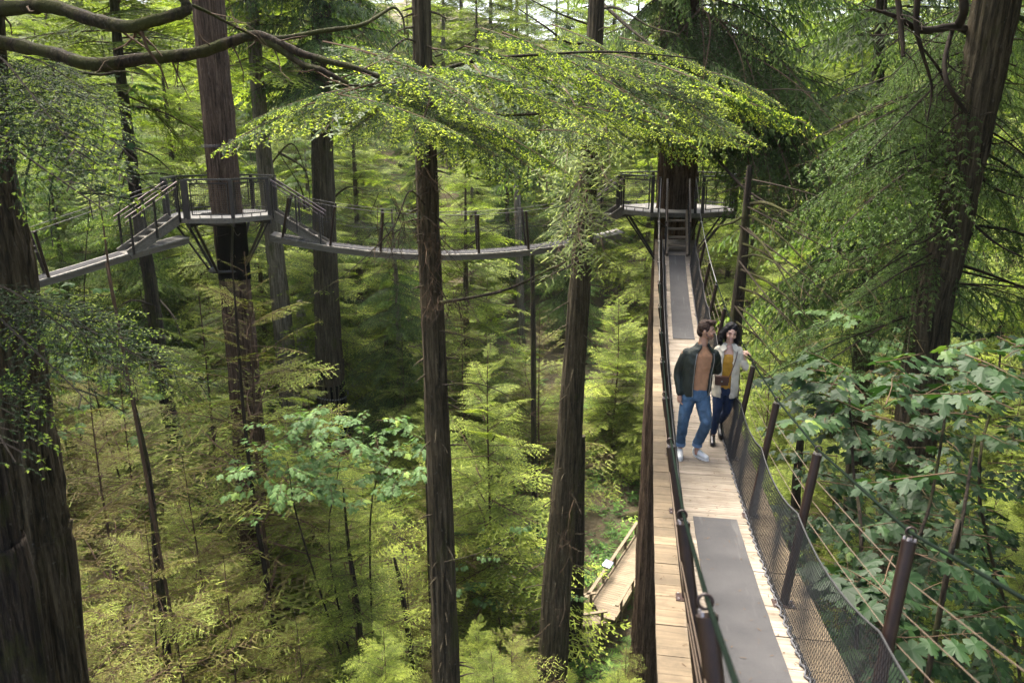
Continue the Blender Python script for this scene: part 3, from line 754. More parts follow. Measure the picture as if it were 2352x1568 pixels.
build_bridge(sl, LFT, AP1-.2, 13.0, .34, ([5.1, 8.2, 11.3], [5.0, 8.1, 11.2]), M_GREYW, lean=(.28, .38), cell=.07,
             ends={sg: (plat_corner(P1C, AP1, dl, LFT.l*sg, .3, 1.0), None) for sg in (-1, 1)}, detail=False, seed=5, wmat=M_DARK, wr=.0028, cab=(M_DARK,), mats=((3.1, 12.9, .2),))
s3_ = thing('staircase', 'steep grey side steps on the left end of the left platform', 'stairs', LFT.p(AP1))
stairs(s3_, LFT.p(AP1+1.45, 0, .02), np.append(P1C+dl*AP1, PZW), .55, 5, np.append(LFT.l, 0), mat=M_GREYW)

# ------------------------------------------------------------------ boardwalks on the forest floor
def boardwalk(name, label, pts, w, rail=.55, z=None):
    pts = [np.asarray(p, float) for p in pts]; rt = thing(name, label, 'boardwalk', pts[0]); rng = np.random.default_rng(len(label)); mb = MB(); fs = MB(); RL_ = []; PS_ = []
    for a, b in zip(pts[:-1], pts[1:]):
        WALKS.append((a, b, w*.9)); d = unit(b-a); L = np.linalg.norm(b-a); lat = unit(np.cross(d, (0, 0, 1)))
        for q in np.arange(0, L, .16):
            c = a+d*(q+.08); beam(mb, c-lat*w/2, c+lat*w/2, .152, .04, (0, 0, 1), 0, float(np.clip(rng.normal(.5, .25), 0, 1)))
        for sg in (-1, 1):
            o = lat*sg*w/2; beam(fs, a+o-[0, 0, .10], b+o-[0, 0, .10], .05, .2); beam(fs, a+o*1.02+[0, 0, .07], b+o*1.02+[0, 0, .07], .06, .05)
            rl = MB(); beam(rl, a+o*1.06+[0, 0, rail], b+o*1.06+[0, 0, rail], .14, .05); RL_.append(rl)
            for q in np.arange(.2, L, 1.6): c = a+o*1.06+d*q; ps = MB(); beam(ps, c-[0, 0, .5], c+[0, 0, rail-.03], .09, .09, d); PS_.append(ps)
    wm = M_STAIR if 'bottom left' in label else M_WALK
    part('deck', mb, wm, rt); part('fascia', fs, wm, rt); [part('rail', q, wm, rt) for q in RL_]; [part('rail_post', q, M_STAIR, rt) for q in PS_]
    return rt
zb = 8.1
boardwalk('boardwalk', 'pale plank walkway with low rails far below, between the round trunk and the bridge', [PZ(1492, 1232, zb), PZ(1380, 1412, zb), PZ(1300, 1424, zb)], 1.25, .62)
boardwalk('boardwalk', 'pale bit of walkway showing through branches beside the foot of the straight middle trunk', [PZ(1270, 1420, zb-.3), PZ(1120, 1410, zb-.3), PZ(985, 1440, zb-.3), PZ(930, 1370, zb-.3), PZ(850, 1310, zb-.3)], 1.1, .5)
boardwalk('boardwalk', 'brown walkway half hidden under twigs at the bottom left', [PZ(215, 1285, 12.3), PZ(300, 1420, 12.3), PZ(410, 1600, 12.3)], 1.3, .5)
a = PZ(1492, 1232, zb); b = PZ(1380, 1412, zb); c = a+(b-a)*.62; lat = unit(np.cross(b-a, (0, 0, 1))); c = c+lat*(-.66 if lat[0] > 0 else .66)+[0, 0, .72]
mb = MB(); d_ = unit(b-a)
beam(mb, c-d_*.28, c+d_*.28, .36, .02, (0, -.5, 1)); sg_ = thing('trail_sign', 'small white and violet panel fixed on the far rail of the pale walkway', 'sign', c)
part('panel', mb, plain('sign_violet', (.25, .20, .45), .5, var=.05), sg_)
mb = MB(); beam(mb, c+[0, -.012, .016]+d_*.02, c+[0, -.012, .016]+d_*.26, .33, .006, (0, -.5, 1)); part('panel_heading', mb, plain('sign_white', (.75, .75, .78), .5, var=.03), sg_)
# ------------------------------------------------------------------ the large trees one can tell apart
def add_boughs(root, specs, TB, mats, name='foliage', label=None, seed=0, ysc=1.0, up=(0, 0, 1), roll=.25):
    rng = np.random.default_rng(seed); mb = MB()
    for i, s in enumerate(specs):
        if len(s) == 6: a, b = P(*s[:3]), P(*s[3:])
        else: a, b = s
        mb.addm(TB[i % len(TB)], place(a, b, 3.0, roll=rng.normal(0, roll), up=up, yscale=ysc*rng.uniform(.85, 1.2)), rng.normal(0, .04))
    return part(name, mb, mats, root, label=label)
def dead_branches(root, specs, mat=M_MOSSY, name='limb', seed=0, tw=8, twl=.6, twm=M_TWIG, n=7):
    rng = np.random.default_rng(seed)
    for s in specs:
        pts = [P(*q) for q in s[0]]; mb = MB(); pp = limb(mb, pts, s[1], s[2], n, 0, int(rng.integers(99)), .012)
        if tw: twigs(mb, pp, rng, s[3] if len(s) > 3 else tw, twl, max(.004, s[2]*.5), 1)
        part(name, mb, [mat, twm], root, smooth=True)

STUB = []
# T3: trunk of the left platform
t3, p3, r3 = grow_tree('fir_tree', 'tall straight brown trunk that carries the left octagonal platform', 23.9, [(478, 0, 70), (490, 150, 70), (503, 280, 69), (515, 420, 68), (523, 500, 66), (545, 700, 66), (560, 850, 66), (575, 1050, 68), (590, 1330, 72)], M_BARKR, top=14, seed=3, ridges=17, n=72, rough=.06)
mb = MB(); c0 = PY(528, 512, 23.9); c1 = PY(540, 640, 23.9); tube(mb, smooth_path([c0, (c0+c1)/2, c1], 4), np.linspace(.47, .475, 9), 28); part('protective_wrap', mb, M_BLACK, t3, smooth=True)
mb = MB(); c0 = PY(503, 338, 23.9); aa = np.linspace(0, 2*pi, 25)
for h in (0, .05): tube(mb, np.array([c0+[.485*cos(x), .485*sin(x), h] for x in aa]), .014, 5, caps=False)
part('steel_band', mb, M_DARK, t3)
# T4, T5, snag
t4, _, _ = grow_tree('fir_tree', 'paler slim trunk standing between the left platform tree and the black banded trunk', 37, [(578, 0, 30), (592, 200, 32), (605, 350, 35), (625, 520, 38), (645, 700, 42), (660, 850, 46), (672, 970, 50)], M_BARKG, top=16, seed=4, n=24)
t5, p5, r5 = grow_tree('fir_tree', 'thick furrowed trunk behind the side-on bridge with a black wrap and chain round its foot', 37, [(738, 0, 42), (740, 200, 44), (742, 400, 47), (748, 600, 52), (755, 800, 59), (765, 950, 66), (772, 1010, 72)], M_BARK, top=16, seed=5, n=72, ridges=17, rough=.08)
mb = MB(); c0 = PY(760, 880, 37); c1 = PY(770, 1000, 37); dd = depth_of(c0); tube(mb, [c0, c1], [.66*dd/38*1.0, .76*dd/38*1.0], 28); part('protective_wrap', mb, M_BLACK, t5, smooth=True)
mb = MB(); c0 = PY(762, 906, 37)
for q in np.linspace(0, 2*pi, 40): e = c0+[.80*cos(q), .80*sin(q), .05*sin(q*2)]; tube(mb, [e-[.03, 0, .02], e+[.03, 0, .02]], .035, 5)
part('chain', mb, M_SCAB, t5)
t6, _, _ = grow_tree('dead_snag', 'bleached broken stump of a tree beside the paler slim trunk', 39, [(688, 690, 12), (694, 760, 24), (702, 880, 28), (710, 990, 36)], M_SNAG, 'dead tree', seed=6, n=16, rough=.22, ridges=5)
# T7 and T8
t7, p7, r7 = grow_tree('fir_tree', 'dark straight middle trunk rising through the whole view in front of the hanging bridge', 13, [(968, 0, 42), (972, 200, 46), (982, 450, 49), (990, 650, 50), (1000, 850, 51), (1010, 1100, 53), (1020, 1400, 57), (1026, 1568, 60)], M_BARK, top=8, seed=7, n=64, ridges=13, rough=.07)
t8, p8, r8 = grow_tree('fir_tree', 'trunk leaning slightly right in front of the right end of the side-on bridge', 20, [(1370, 0, 36), (1362, 200, 38), (1352, 400, 43), (1340, 550, 46), (1325, 750, 50), (1308, 1000, 56), (1290, 1200, 60), (1275, 1420, 66)], M_BARK, top=10, seed=8, n=64, ridges=13, rough=.07)
t9, _, _ = grow_tree('cedar_tree', 'massive red-brown cedar holding the far platform with drooping green sprays over it', 25.9, [(1562, -20, 80), (1558, 330, 84), (1553, 480, 86), (1530, 900, 92), (1508, 1400, 104), (1505, 1480, 110)], M_BARKR, top=14, seed=9, n=72, ridges=19, rough=.08)
t8b, _, _ = grow_tree('fir_tree', 'dim short trunk tucked behind the foot of the leaning trunk', 27, [(1334, 1000, 22), (1330, 1080, 28), (1325, 1300, 34), (1318, 1470, 40)], M_BARKD, seed=18, n=16)
t10, _, _ = grow_tree('hemlock_tree', 'slim mossy trunk with bare drooping limbs just beyond the bridge rail', 17.5, [(1722, 380, 12), (1713, 500, 18), (1705, 600, 24), (1692, 720, 27), (1680, 900, 32), (1665, 1100, 38)], M_BARKD, top=-1.5, seed=10, n=20)
t11, p11, r11 = grow_tree('cedar_tree', 'big leaning cedar trunk at the right with a split base behind the maple leaves', 14.5, [(2290, -10, 106), (2262, 150, 100), (2232, 300, 95), (2200, 450, 92), (2167, 600, 92), (2140, 700, 96), (2108, 950, 100), (2085, 1100, 105), (2055, 1300, 112)], M_BARK, top=8, seed=11, n=64, ridges=15, rough=.09, dscale=.88)
t1, _, _ = grow_tree('cedar_tree', 'thick fluted trunk at the left edge partly behind bright tipped sprays', 9.0, [(-70, -20, 140), (-55, 300, 150), (-40, 450, 158), (-10, 600, 170), (2, 800, 190), (18, 1000, 208), (38, 1200, 226), (62, 1500, 262)], M_BARK, top=6, seed=1, n=96, ridges=19, rough=.09, dscale=.9)
t0, _, _ = grow_tree('fir_tree', 'near black lichen spotted trunk filling the bottom left corner', 6.6, [(-150, 400, 90), (-120, 700, 100), (-62, 1060, 124), (-25, 1300, 142), (18, 1568, 166)], M_BARKD, top=6, seed=2, n=80, ridges=17, rough=.07)
t2, _, _ = grow_tree('hemlock_tree', 'slender dark trunk left of the left platform crossing the bridge end', 29, [(262, 0, 20), (275, 150, 22), (300, 350, 26), (320, 500, 28), (345, 650, 30), (362, 780, 32), (385, 930, 34), (402, 1010, 36), (408, 1110, 40)], M_BARKD, top=12, seed=12, n=18)
t12, _, _ = grow_tree('cedar_tree', 'dark cedar with hanging boughs standing between the far platform and the leaning cedar', 27, [(2015, 200, 26), (2005, 400, 32), (1995, 600, 38), (1985, 760, 44), (1975, 1000, 50)], M_BARKD, top=12, seed=13, n=18)

# ---- mossy and dark limbs over the top left, grown from the thick left trunk
dead_branches(t1, [
    ([(-60, 20, 8.6), (-20, 22, 7.6), (70, 16, 7.0), (130, 18, 6.8), (200, 42, 6.6), (290, 62, 6.4), (350, 48, 6.3), (420, 28, 6.3), (428, 12, 6.3), (412, -20, 6.3)], .075, .035, 10),
    ([(-40, 90, 8.6), (100, 118, 7.8), (210, 148, 7.4), (330, 135, 7.3), (450, 122, 7.2), (560, 86, 7.1), (600, 84, 7.1), (650, 104, 7.1), (700, 126, 7.1), (800, 152, 7.0), (870, 176, 7.0)], .075, .022, 8),
    ([(590, 84, 7.1), (650, 88, 7.2), (740, 72, 7.3), (830, 58, 7.5), (880, 30, 7.7), (905, 18, 7.8), (925, 40, 7.8), (930, 80, 7.8)], .028, .008, 14),
    ([(600, 90, 7.1), (640, 112, 7.1), (690, 146, 7.1), (740, 162, 7.0), (800, 192, 7.0)], .038, .018, 5),
    ([(430, 8, 6.4), (480, 30, 6.6), (540, 62, 6.8), (590, 86, 7.0)], .016, .010, 5),
    ([(180, 165, 7.0), (230, 172, 6.9), (285, 165, 6.8), (330, 172, 6.8)], .015, .005, 6)], M_MOSSY, seed=1, twl=.7)
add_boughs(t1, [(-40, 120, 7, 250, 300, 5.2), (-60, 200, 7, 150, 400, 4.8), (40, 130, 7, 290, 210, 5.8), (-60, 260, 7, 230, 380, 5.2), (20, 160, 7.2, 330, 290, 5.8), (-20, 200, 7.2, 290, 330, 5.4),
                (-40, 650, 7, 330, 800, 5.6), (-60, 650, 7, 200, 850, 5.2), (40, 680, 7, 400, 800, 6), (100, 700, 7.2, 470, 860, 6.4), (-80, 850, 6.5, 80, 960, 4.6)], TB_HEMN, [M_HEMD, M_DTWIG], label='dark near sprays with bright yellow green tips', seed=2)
# ---- bright boughs reaching from the middle trunk towards the viewer
tips = [(1855, 292, 10.2), (1760, 320, 10.2), (1700, 296, 9.9), (1640, 335, 9.8), (1660, 212, 9.8), (1500, 190, 10.2), (1490, 222, 9.5), (1520, 290, 9.4), (1420, 300, 9.3), (1350, 260, 9.3), (1440, 345, 9.8), (1330, 375, 9.4), (1295, 425, 9.3), (1185, 405, 9.1), (1250, 300, 8.9), (1125, 345, 9.1), (1060, 305, 8.7), (1790, 235, 11), (1620, 165, 11), (1690, 250, 10.4), (1560, 250, 10), (1390, 205, 9.8), (1240, 215, 9.5), (1150, 250, 9.3), (1830, 265, 10.8), (1580, 320, 9.9), (1480, 150, 11), (1320, 150, 11), (1720, 350, 10.6), (1230, 365, 9.4), (1090, 240, 9.3), (1290, 190, 10.2)]
rt_ = np.random.default_rng(42); top = []
for (u, v, d) in tips:
    L = rt_.uniform(180, 370); dv = L*rt_.uniform(.18, .46)+max(0, v-340)*.9; u += rt_.normal(0, 22); top.append((u-L, v-dv, d+rt_.uniform(.5, 1.8), u, v+rt_.normal(0, 9), d))
top += [(860, 190, 10.2, 515, 325, 8.4), (900, 200, 10.4, 640, 298, 9), (960, 190, 10.5, 780, 318, 9), (940, 185, 10.5, 700, 252, 9), (930, 190, 10.4, 850, 322, 8.9), (980, 190, 10.6, 950, 320, 8.7), (800, 205, 9.6, 560, 275, 8.8)]
add_boughs(t7, top, TB_HEMF, [M_HEMF, M_TWIG], label='broad layered boughs with bright new tips', seed=3)
top2 = [(1050+60*i, 140+12*(i % 5), 13.2, 1160+70*i, 230+12*((i*3) % 7), 10.8) for i in range(7)]+[(960, 170, 12.5, 740+60*i, 250+15*i, 10) for i in range(2)]
add_boughs(t7, top2, TB_HEM, [M_HEMF, M_TWIG], label='shaded greener boughs under the bright ones', seed=4)
dead_branches(t7, [
    ([(990, 170, 12.8), (1090, 140, 11.5), (1250, 125, 11), (1420, 120, 10.6), (1600, 135, 10.6)], .035, .008, 10),
    ([(990, 210, 12.6), (1100, 260, 11), (1260, 262, 10.4), (1350, 266, 10.2)], .03, .008, 8),
    ([(1000, 130, 12.8), (1060, 110, 12.4), (1110, 80, 12), (1150, 55, 12)], .016, .006, 6),
    ([(985, 250, 12.8), (900, 220, 11), (860, 200, 10.4), (780, 196, 9.6)], .03, .012, 6),
    ([(1010, 695, 12.6), (1080, 684, 12), (1160, 666, 11.6), (1230, 635, 11.4), (1300, 600, 11.2)], .03, .010, 12),
    ([(1010, 545, 12.6), (1050, 575, 12.4), (1110, 540, 12.2), (1190, 500, 12)], .010, .004, 6),
    ([(1012, 760, 12.7), (1080, 775, 12.6), (1180, 808, 12.5)], .010, .004, 6),
    ([(1018, 884, 12.7), (1090, 880, 12.5), (1160, 905, 12.3), (1230, 960, 12.2)], .013, .004, 8),
    ([(1022, 1290, 12.8), (1110, 1265, 12.4), (1220, 1200, 12.2)], .012, .004, 8),
    ([(975, 470, 12.4), (940, 440, 11.8), (905, 520, 11.4), (850, 580, 11.2), (780, 640, 11), (700, 690, 11)], .014, .005, 10),
    ([(1000, 150, 12.8), (940, 90, 12.2), (880, 130, 12), (800, 170, 11.8)], .02, .006, 10)], M_BARKD, seed=5)
STUB += [(t7, p7, r7, 60, .28), (t8, p8, r8, 70, .6), (t3, p3, r3, 34, .3), (t11, p11, r11, 40, .5), (t5, p5, r5, 30, .5)]
def dead_hang(root, spots, seed, mats=(M_PTWIG, M_TWIG), n=26, label=None, name='dead_sprays'):
    rng = np.random.default_rng(seed); mb = MB()
    for (u, v, d, du, dv, L) in spots:
        for k in range(n):
            p = P(u+rng.normal(0, du), v+rng.normal(0, dv), d+rng.normal(0, .3)); dr = unit(np.array([rng.normal(0, .5), rng.normal(0, .5), -1.0]))
            q = [p]
            for j in range(4): dr = unit(dr+rng.normal(0, .3, 3)); q.append(q[-1]+dr*L/4*rng.uniform(.6, 1.2))
            q = np.array(q); tube(mb, q, np.linspace(.007, .002, 5), 3, int(rng.random() < .35), .5, caps=False)
            twigs(mb, q, rng, 5, L*.35, .003, int(rng.random() < .35))
    return part(name, mb, list(mats), root, label=label)
dead_hang(t7, [(985, 430, 12.1, 22, 50, .9), (1000, 560, 12.1, 18, 40, .8), (985, 650, 12.2, 18, 30, .7), (1045, 690, 12.2, 16, 14, .5), (905, 470, 11.4, 30, 30, 1.0)], 5, n=18, mats=(M_TWIG, M_DTWIG))
# T8 clump of twigs and yellow leaves
add_boughs(t8, [(1350, 260, 19.5, 1240, 420, 17), (1355, 300, 19.5, 1410, 430, 17.4), (1350, 380, 19.5, 1290, 520, 17.5), (1345, 480, 19.5, 1380, 640, 17.6), (1345, 450, 19.5, 1280, 600, 17.6), (1350, 330, 19.5, 1410, 420, 17), (1340, 540, 19.6, 1250, 650, 18), (1350, 200, 19.5, 1480, 330, 17), (1345, 430, 19.5, 1340, 560, 17), (1345, 500, 19.5, 1400, 600, 17.3)],
           TB_SPA, [M_SPAG, M_TWIG], label='thin hanging boughs with yellow green leaflets', seed=6)
add_boughs(t8, [(1352, 340, 19.5, 1300, 480, 17.2), (1350, 450, 19.5, 1320, 610, 17.6), (1356, 240, 19.5, 1300, 380, 17), (1356, 240, 19.5, 1420, 360, 17)], TB_HEM, [M_SPAG, M_TWIG], seed=66)
dead_hang(t8, [(1335, 540, 18.8, 20, 25, .5), (1290, 1180, 18.5, 20, 60, 1.2), (1280, 1330, 18.5, 22, 50, 1.0)], 6, n=8, mats=(M_TWIG, M_DTWIG))
dead_branches(t8, [([(1330, 600, 19.6), (1280, 625, 18.8), (1220, 648, 18.4)], .03, .010, 6), ([(1375, 0, 19.5), (1440, 60, 18), (1500, 110, 17.2), (1540, 170, 17)], .05, .012, 14), ([(1360, 60, 19.5), (1280, 30, 18.6), (1200, -10, 18)], .03, .01, 10),
                   ([(1365, 90, 19.6), (1310, 100, 18.4), (1250, 60, 18), (1190, 20, 18)], .04, .01, 10), ([(1372, 20, 19.6), (1420, 20, 18), (1490, 60, 17.5), (1560, 80, 17)], .04, .01, 12)], M_BARKD, seed=7, twl=.9)
# T10: mossy drooping bare limbs
L10 = []
for (v0, ue, ve, r) in ((470, 1860, 520, .05), (492, 1905, 660, .035), (520, 1850, 720, .035), (560, 1880, 700, .03), (590, 1830, 640, .022), (620, 1900, 770, .032), (660, 1880, 800, .03), (705, 1830, 860, .026), (740, 1870, 930, .026), (800, 1880, 1010, .024)):
    u0 = 1714-(v0-480)*.085; um = (u0+ue)/2; vm = (v0+ve)/2-18
    L10.append(([(u0, v0, 17.4), ((u0+um)/2, (v0+vm)/2-8, 16.8), (um, vm, 16.2), ((um+ue)/2, (vm+ve)/2, 15.8), (ue, ve, 15.4)], r, .007, 9))
L10.append(([(1710, 495, 17.4), (1680, 512, 17.2), (1650, 520, 17), (1635, 535, 17)], .03, .012, 3))
dead_branches(t10, L10, M_MOSSY, seed=8, twl=.8, twm=M_DTWIG)
add_boughs(t10, [(1714, 440, 17.4, 1880, 560, 15.5), (1710, 520, 17.4, 1950, 740, 15), (1705, 600, 17.3, 1900, 860, 15.2), (1700, 700, 17.3, 1860, 960, 15.5), (1714, 470, 17.4, 2010, 640, 15), (1690, 780, 17.3, 1900, 1020, 15.6), (1715, 420, 17.4, 1600, 470, 18.5), (1718, 410, 17.5, 1950, 480, 15.5)], TB_DEAD, [M_SPA, M_DTWIG], label='fine bare twigs on the drooping limbs', seed=9, name='fine_twigs')
# T9 crown of hanging cedar sprays, thick over the platform
rng = np.random.default_rng(21); sp = []
for k in range(120):
    az = rng.uniform(-pi*1.02, .12*pi) if k < 96 else rng.uniform(0, 2*pi); h = rng.uniform(1.0, 15.0) if k > 24 else rng.uniform(.6, 3); L = rng.uniform(3.2, 6.0)*(1-.02*h)
    bz = CZ+h; b0 = np.array([P2C[0]+.4*cos(az), P2C[1]+.4*sin(az), bz]); e = b0+np.array([cos(az)*L, sin(az)*L, -rng.uniform(.05, .45)*L+.4])
    if k <= 24: e[2] = max(e[2], CZ-.3)
    for _ in range(12):
        ue, ve = uv(e); lim = 225 if 1380 < ue < 1700 else 400
        if ve > lim: e[2] += .25
    sp.append((b0, e))
add_boughs(t9, sp, TB_CED, [M_CED, M_DTWIG], label='hanging dark green cedar sprays', seed=10)
sp = [(1600, 100, 24, 1500+70*i, 150+15*((i*5) % 6), 19.5+(i % 3)*.4) for i in range(7)]+[(1620, 140, 24, 1720+30*i, 330+14*((i*7) % 9), 20) for i in range(11)]+[(1600, 20, 24, 1350+60*i, 110+20*((i*3) % 5), 20) for i in range(10)]
add_boughs(t9, sp, TB_CEDF, [M_CED, M_TWIG], label='long cedar boughs leaning over the bridge end', seed=11)
dead_branches(t9, [([(1590, 300, 25), (1660, 380, 22), (1720, 440, 20), (1800, 482, 19), (1870, 480, 18.5)], .05, .012, 10), ([(1600, 230, 25), (1700, 215, 22), (1800, 205, 20), (1880, 215, 19)], .03, .008, 10)], M_DTWIG, seed=12)
# T12 and T11 crowns
mbc = make_crown(31, 26, 6.0, 110, TB_CED, shape=.35, tilt=-.25, yw=1.2); b12 = PY(2005, 640, 27)
tmp = MB(); Mx = np.eye(4); Mx[:3, 3] = [b12[0], b12[1], CZ-6]; tmp.addm(mbc.arrays(), Mx); part('crown', tmp, [M_CED, M_DTWIG], t12)
sp = []
for k in range(70):
    v0 = rng.uniform(-60, 700); u0 = 2290-.165*v0-(.0 if v0 < 400 else 10); sgn = -1 if k % 3 else 1; L = rng.uniform(150, 430)
    sp.append((u0, v0, 15.2, u0+sgn*L, v0+rng.uniform(0, 210), rng.uniform(12.5, 18)))
add_boughs(t11, sp[:44], TB_CEDF, [M_CED, M_DTWIG], label='dark sprays hanging off the leaning trunk', seed=13)
add_boughs(t11, sp[44:], TB_DEAD, [M_SPA, M_DTWIG], name='fine_twigs', seed=14)
L11 = [([(2250, 90, 15), (2200, 62, 13.5), (2120, 70, 12.6), (2060, 40, 12.2), (2000, 20, 12)], .09, .02, 16), ([(2200, 62, 13.4), (2215, 20, 13), (2205, -30, 13)], .08, .06, 0), ([(2190, 60, 13.4), (2170, 140, 13), (2180, 200, 12.8), (2220, 260, 13)], .045, .03, 12),
       ([(2110, -20, 12), (2105, 60, 12.2), (2118, 120, 12.4), (2140, 200, 12.8), (2130, 280, 13)], .05, .012, 14), ([(2235, 262, 14.6), (2190, 215, 13.6), (2150, 150, 13), (2110, 100, 12.8)], .05, .012, 12),
       ([(2060, -20, 12), (2070, 60, 12), (2075, 130, 12)], .05, .03, 8), ([(2215, 310, 14.6), (2150, 300, 13.8), (2090, 270, 13.4)], .02, .006, 10), ([(2205, 330, 14.5), (2170, 380, 14), (2120, 420, 13.6)], .02, .006, 8),
       ([(2240, 400, 14.8), (2300, 440, 14), (2370, 460, 13.5)], .03, .01, 10), ([(2220, 500, 14.8), (2290, 560, 14), (2370, 600, 13.5)], .03, .01, 10), ([(2230, 300, 14.8), (2280, 330, 14), (2370, 310, 13.5)], .02, .006, 8),
       ([(2150, 600, 14.5), (2080, 620, 13.8), (2020, 660, 13.6)], .02, .006, 8), ([(2180, 520, 14.5), (2110, 560, 13.8), (2060, 560, 13.5)], .02, .006, 8)]
dead_branches(t11, L11, M_DTWIG, seed=15, twl=1.0, twm=M_DTWIG)
# T2, T4, T3 side branches
dead_branches(t2, [([(300, 245, 29.2), (345, 250, 28), (400, 268, 27.5)], .05, .012, 14), ([(312, 340, 29.2), (355, 360, 28.4), (400, 400, 28)], .04, .01, 12), ([(325, 400, 29.2), (380, 400, 28.4), (450, 430, 28)], .04, .01, 12), ([(350, 700, 29.4), (300, 690, 28), (255, 720, 27.5)], .04, .012, 10),
                   ([(300, 320, 29), (270, 370, 28), (260, 410, 28)], .05, .012, 16), ([(368, 690, 29.6), (400, 730, 28.6), (420, 790, 28)], .04, .012, 10), ([(300, 340, 29), (280, 440, 28.4), (270, 520, 28)], .03, .01, 8)], M_DTWIG, seed=16, twl=1.4, twm=M_DTWIG)
dead_branches(t4, [([(612, 205, 37.6), (660, 208, 36.5), (682, 236, 36)], .07, .02, 4), ([(640, 350, 37.6), (700, 390, 37), (712, 460, 36.6)], .07, .02, 6), ([(615, 385, 37.6), (670, 330, 37), (705, 400, 36.6)], .05, .02, 6)], M_MOSSY, seed=17, twl=1.2)
dead_branches(t5, [([(765, 455, 37.6), (800, 430, 37), (850, 440, 36.5)], .06, .02, 6), ([(700, 480, 37), (690, 430, 36.6), (640, 350, 36.5)], .05, .02, 6)], M_MOSSY, seed=18, twl=1.0)
# crowns on the big background trunks (upper parts)
CR_H = [make_crown(50+i, 16, 4.6, 95, TB_HEM, shape=.45, tilt=-.18, yw=1.35, jit=.22).mesh('crown', [M_HEM, M_TWIG]) for i in range(3)]
CR_C = [make_crown(60+i, 18, 4.6, 95, TB_CED, shape=.5, tilt=-.22, yw=1.3, jit=.2).mesh('crown', [M_CED, M_DTWIG]) for i in range(2)]
def crown_on(root, me, x, y, z, s=1, rz=0):
    o = link('crown', me, root); o.location = (x-root.location.x, y-root.location.y, z-root.location.z); o.scale = (s, s, s); o.rotation_euler = (0, 0, rz); return o
for t_, me, (u, v, Yy), s in ((t2, CR_H[0], (275, 150, 29), 1.0), (t4, CR_H[1], (585, 120, 37), 1.1), (t5, CR_C[0], (738, 160, 37), 1.1)):
    q = PY(u, v, Yy); crown_on(t_, me, q[0], q[1], q[2]-1.0, s)

for t_, me, s, dz in ((t0, CR_H[2], 1.0, 3.5), (t1, CR_C[1], .9, 4.2), (t11, CR_C[0], 1.4, 5.0)):
    q = t_.location; crown_on(t_, me, q.x+(1.5 if t_ is t11 else -1.5), q.y-(2.0 if t_ is t11 else 1.0), CZ+dz, s)
for i, (x, y, dz, lb) in enumerate(((9.5, 4.5, 3.0, 'added conifer out of view at the right, shading the maple'), (13.5, 10.0, 2.0, 'added conifer out of view past the leaning cedar, shading the right side'), (12.0, -2.0, 3, 'added conifer behind the viewer, shading the right side'))):  # unseen conifers added to keep light off the right side
    rt = thing('cedar_tree', lb, 'tree', (x, y, float(zg(x, y)))); crown_on(rt, CR_C[i % 2], x, y, CZ+dz, 1.3, i)
    mb = trunk_mesh(np.array([[x, y, 5.], [x, y, CZ], [x, y, CZ+22]]), [.6, .4, .1], 12, i); part('trunk', mb, M_BARKR, rt, smooth=True)

for i, (x, y, h) in enumerate(((-17, 14, 34), (-19.5, 20, 36), (-22, 27, 34), (-16, 8, 34), (-25, 33, 36))):  # cedars added mostly outside the view to shade the lower left
    rt = thing('cedar_tree', 'tall cedar added along the left edge to shade the lower left', 'tree', (x, y, float(zg(x, y))), 'tall cedars added along the left edge'); crown_on(rt, CR_C[i % 2], x, y, CZ-9, 1.45, i)
    mb = trunk_mesh(np.array([[x, y, 5.], [x, y, CZ], [x, y, CZ+14]]), [.6, .45, .1], 12, i); part('trunk', mb, M_BARKR, rt, smooth=True)

for i, (x, y, h) in enumerate(((16, 9, 34), (18.5, 14.5, 34), (22.5, 20, 34), (14.5, 3.5, 34), (27, 27, 34))):  # cedars added as occluders to darken the right; foliage also fills the background
    rt = thing('cedar_tree', 'tall cedar added along the right edge to fill and darken it', 'tree', (x, y, float(zg(x, y))), 'tall cedars added along the right edge'); crown_on(rt, CR_C[i % 2], x, y, CZ-12, 1.5, i)
    mb = trunk_mesh(np.array([[x, y, 5.], [x, y, CZ], [x, y, CZ+13]]), [.6, .45, .1], 12, i); part('trunk', mb, M_BARKR, rt, smooth=True)

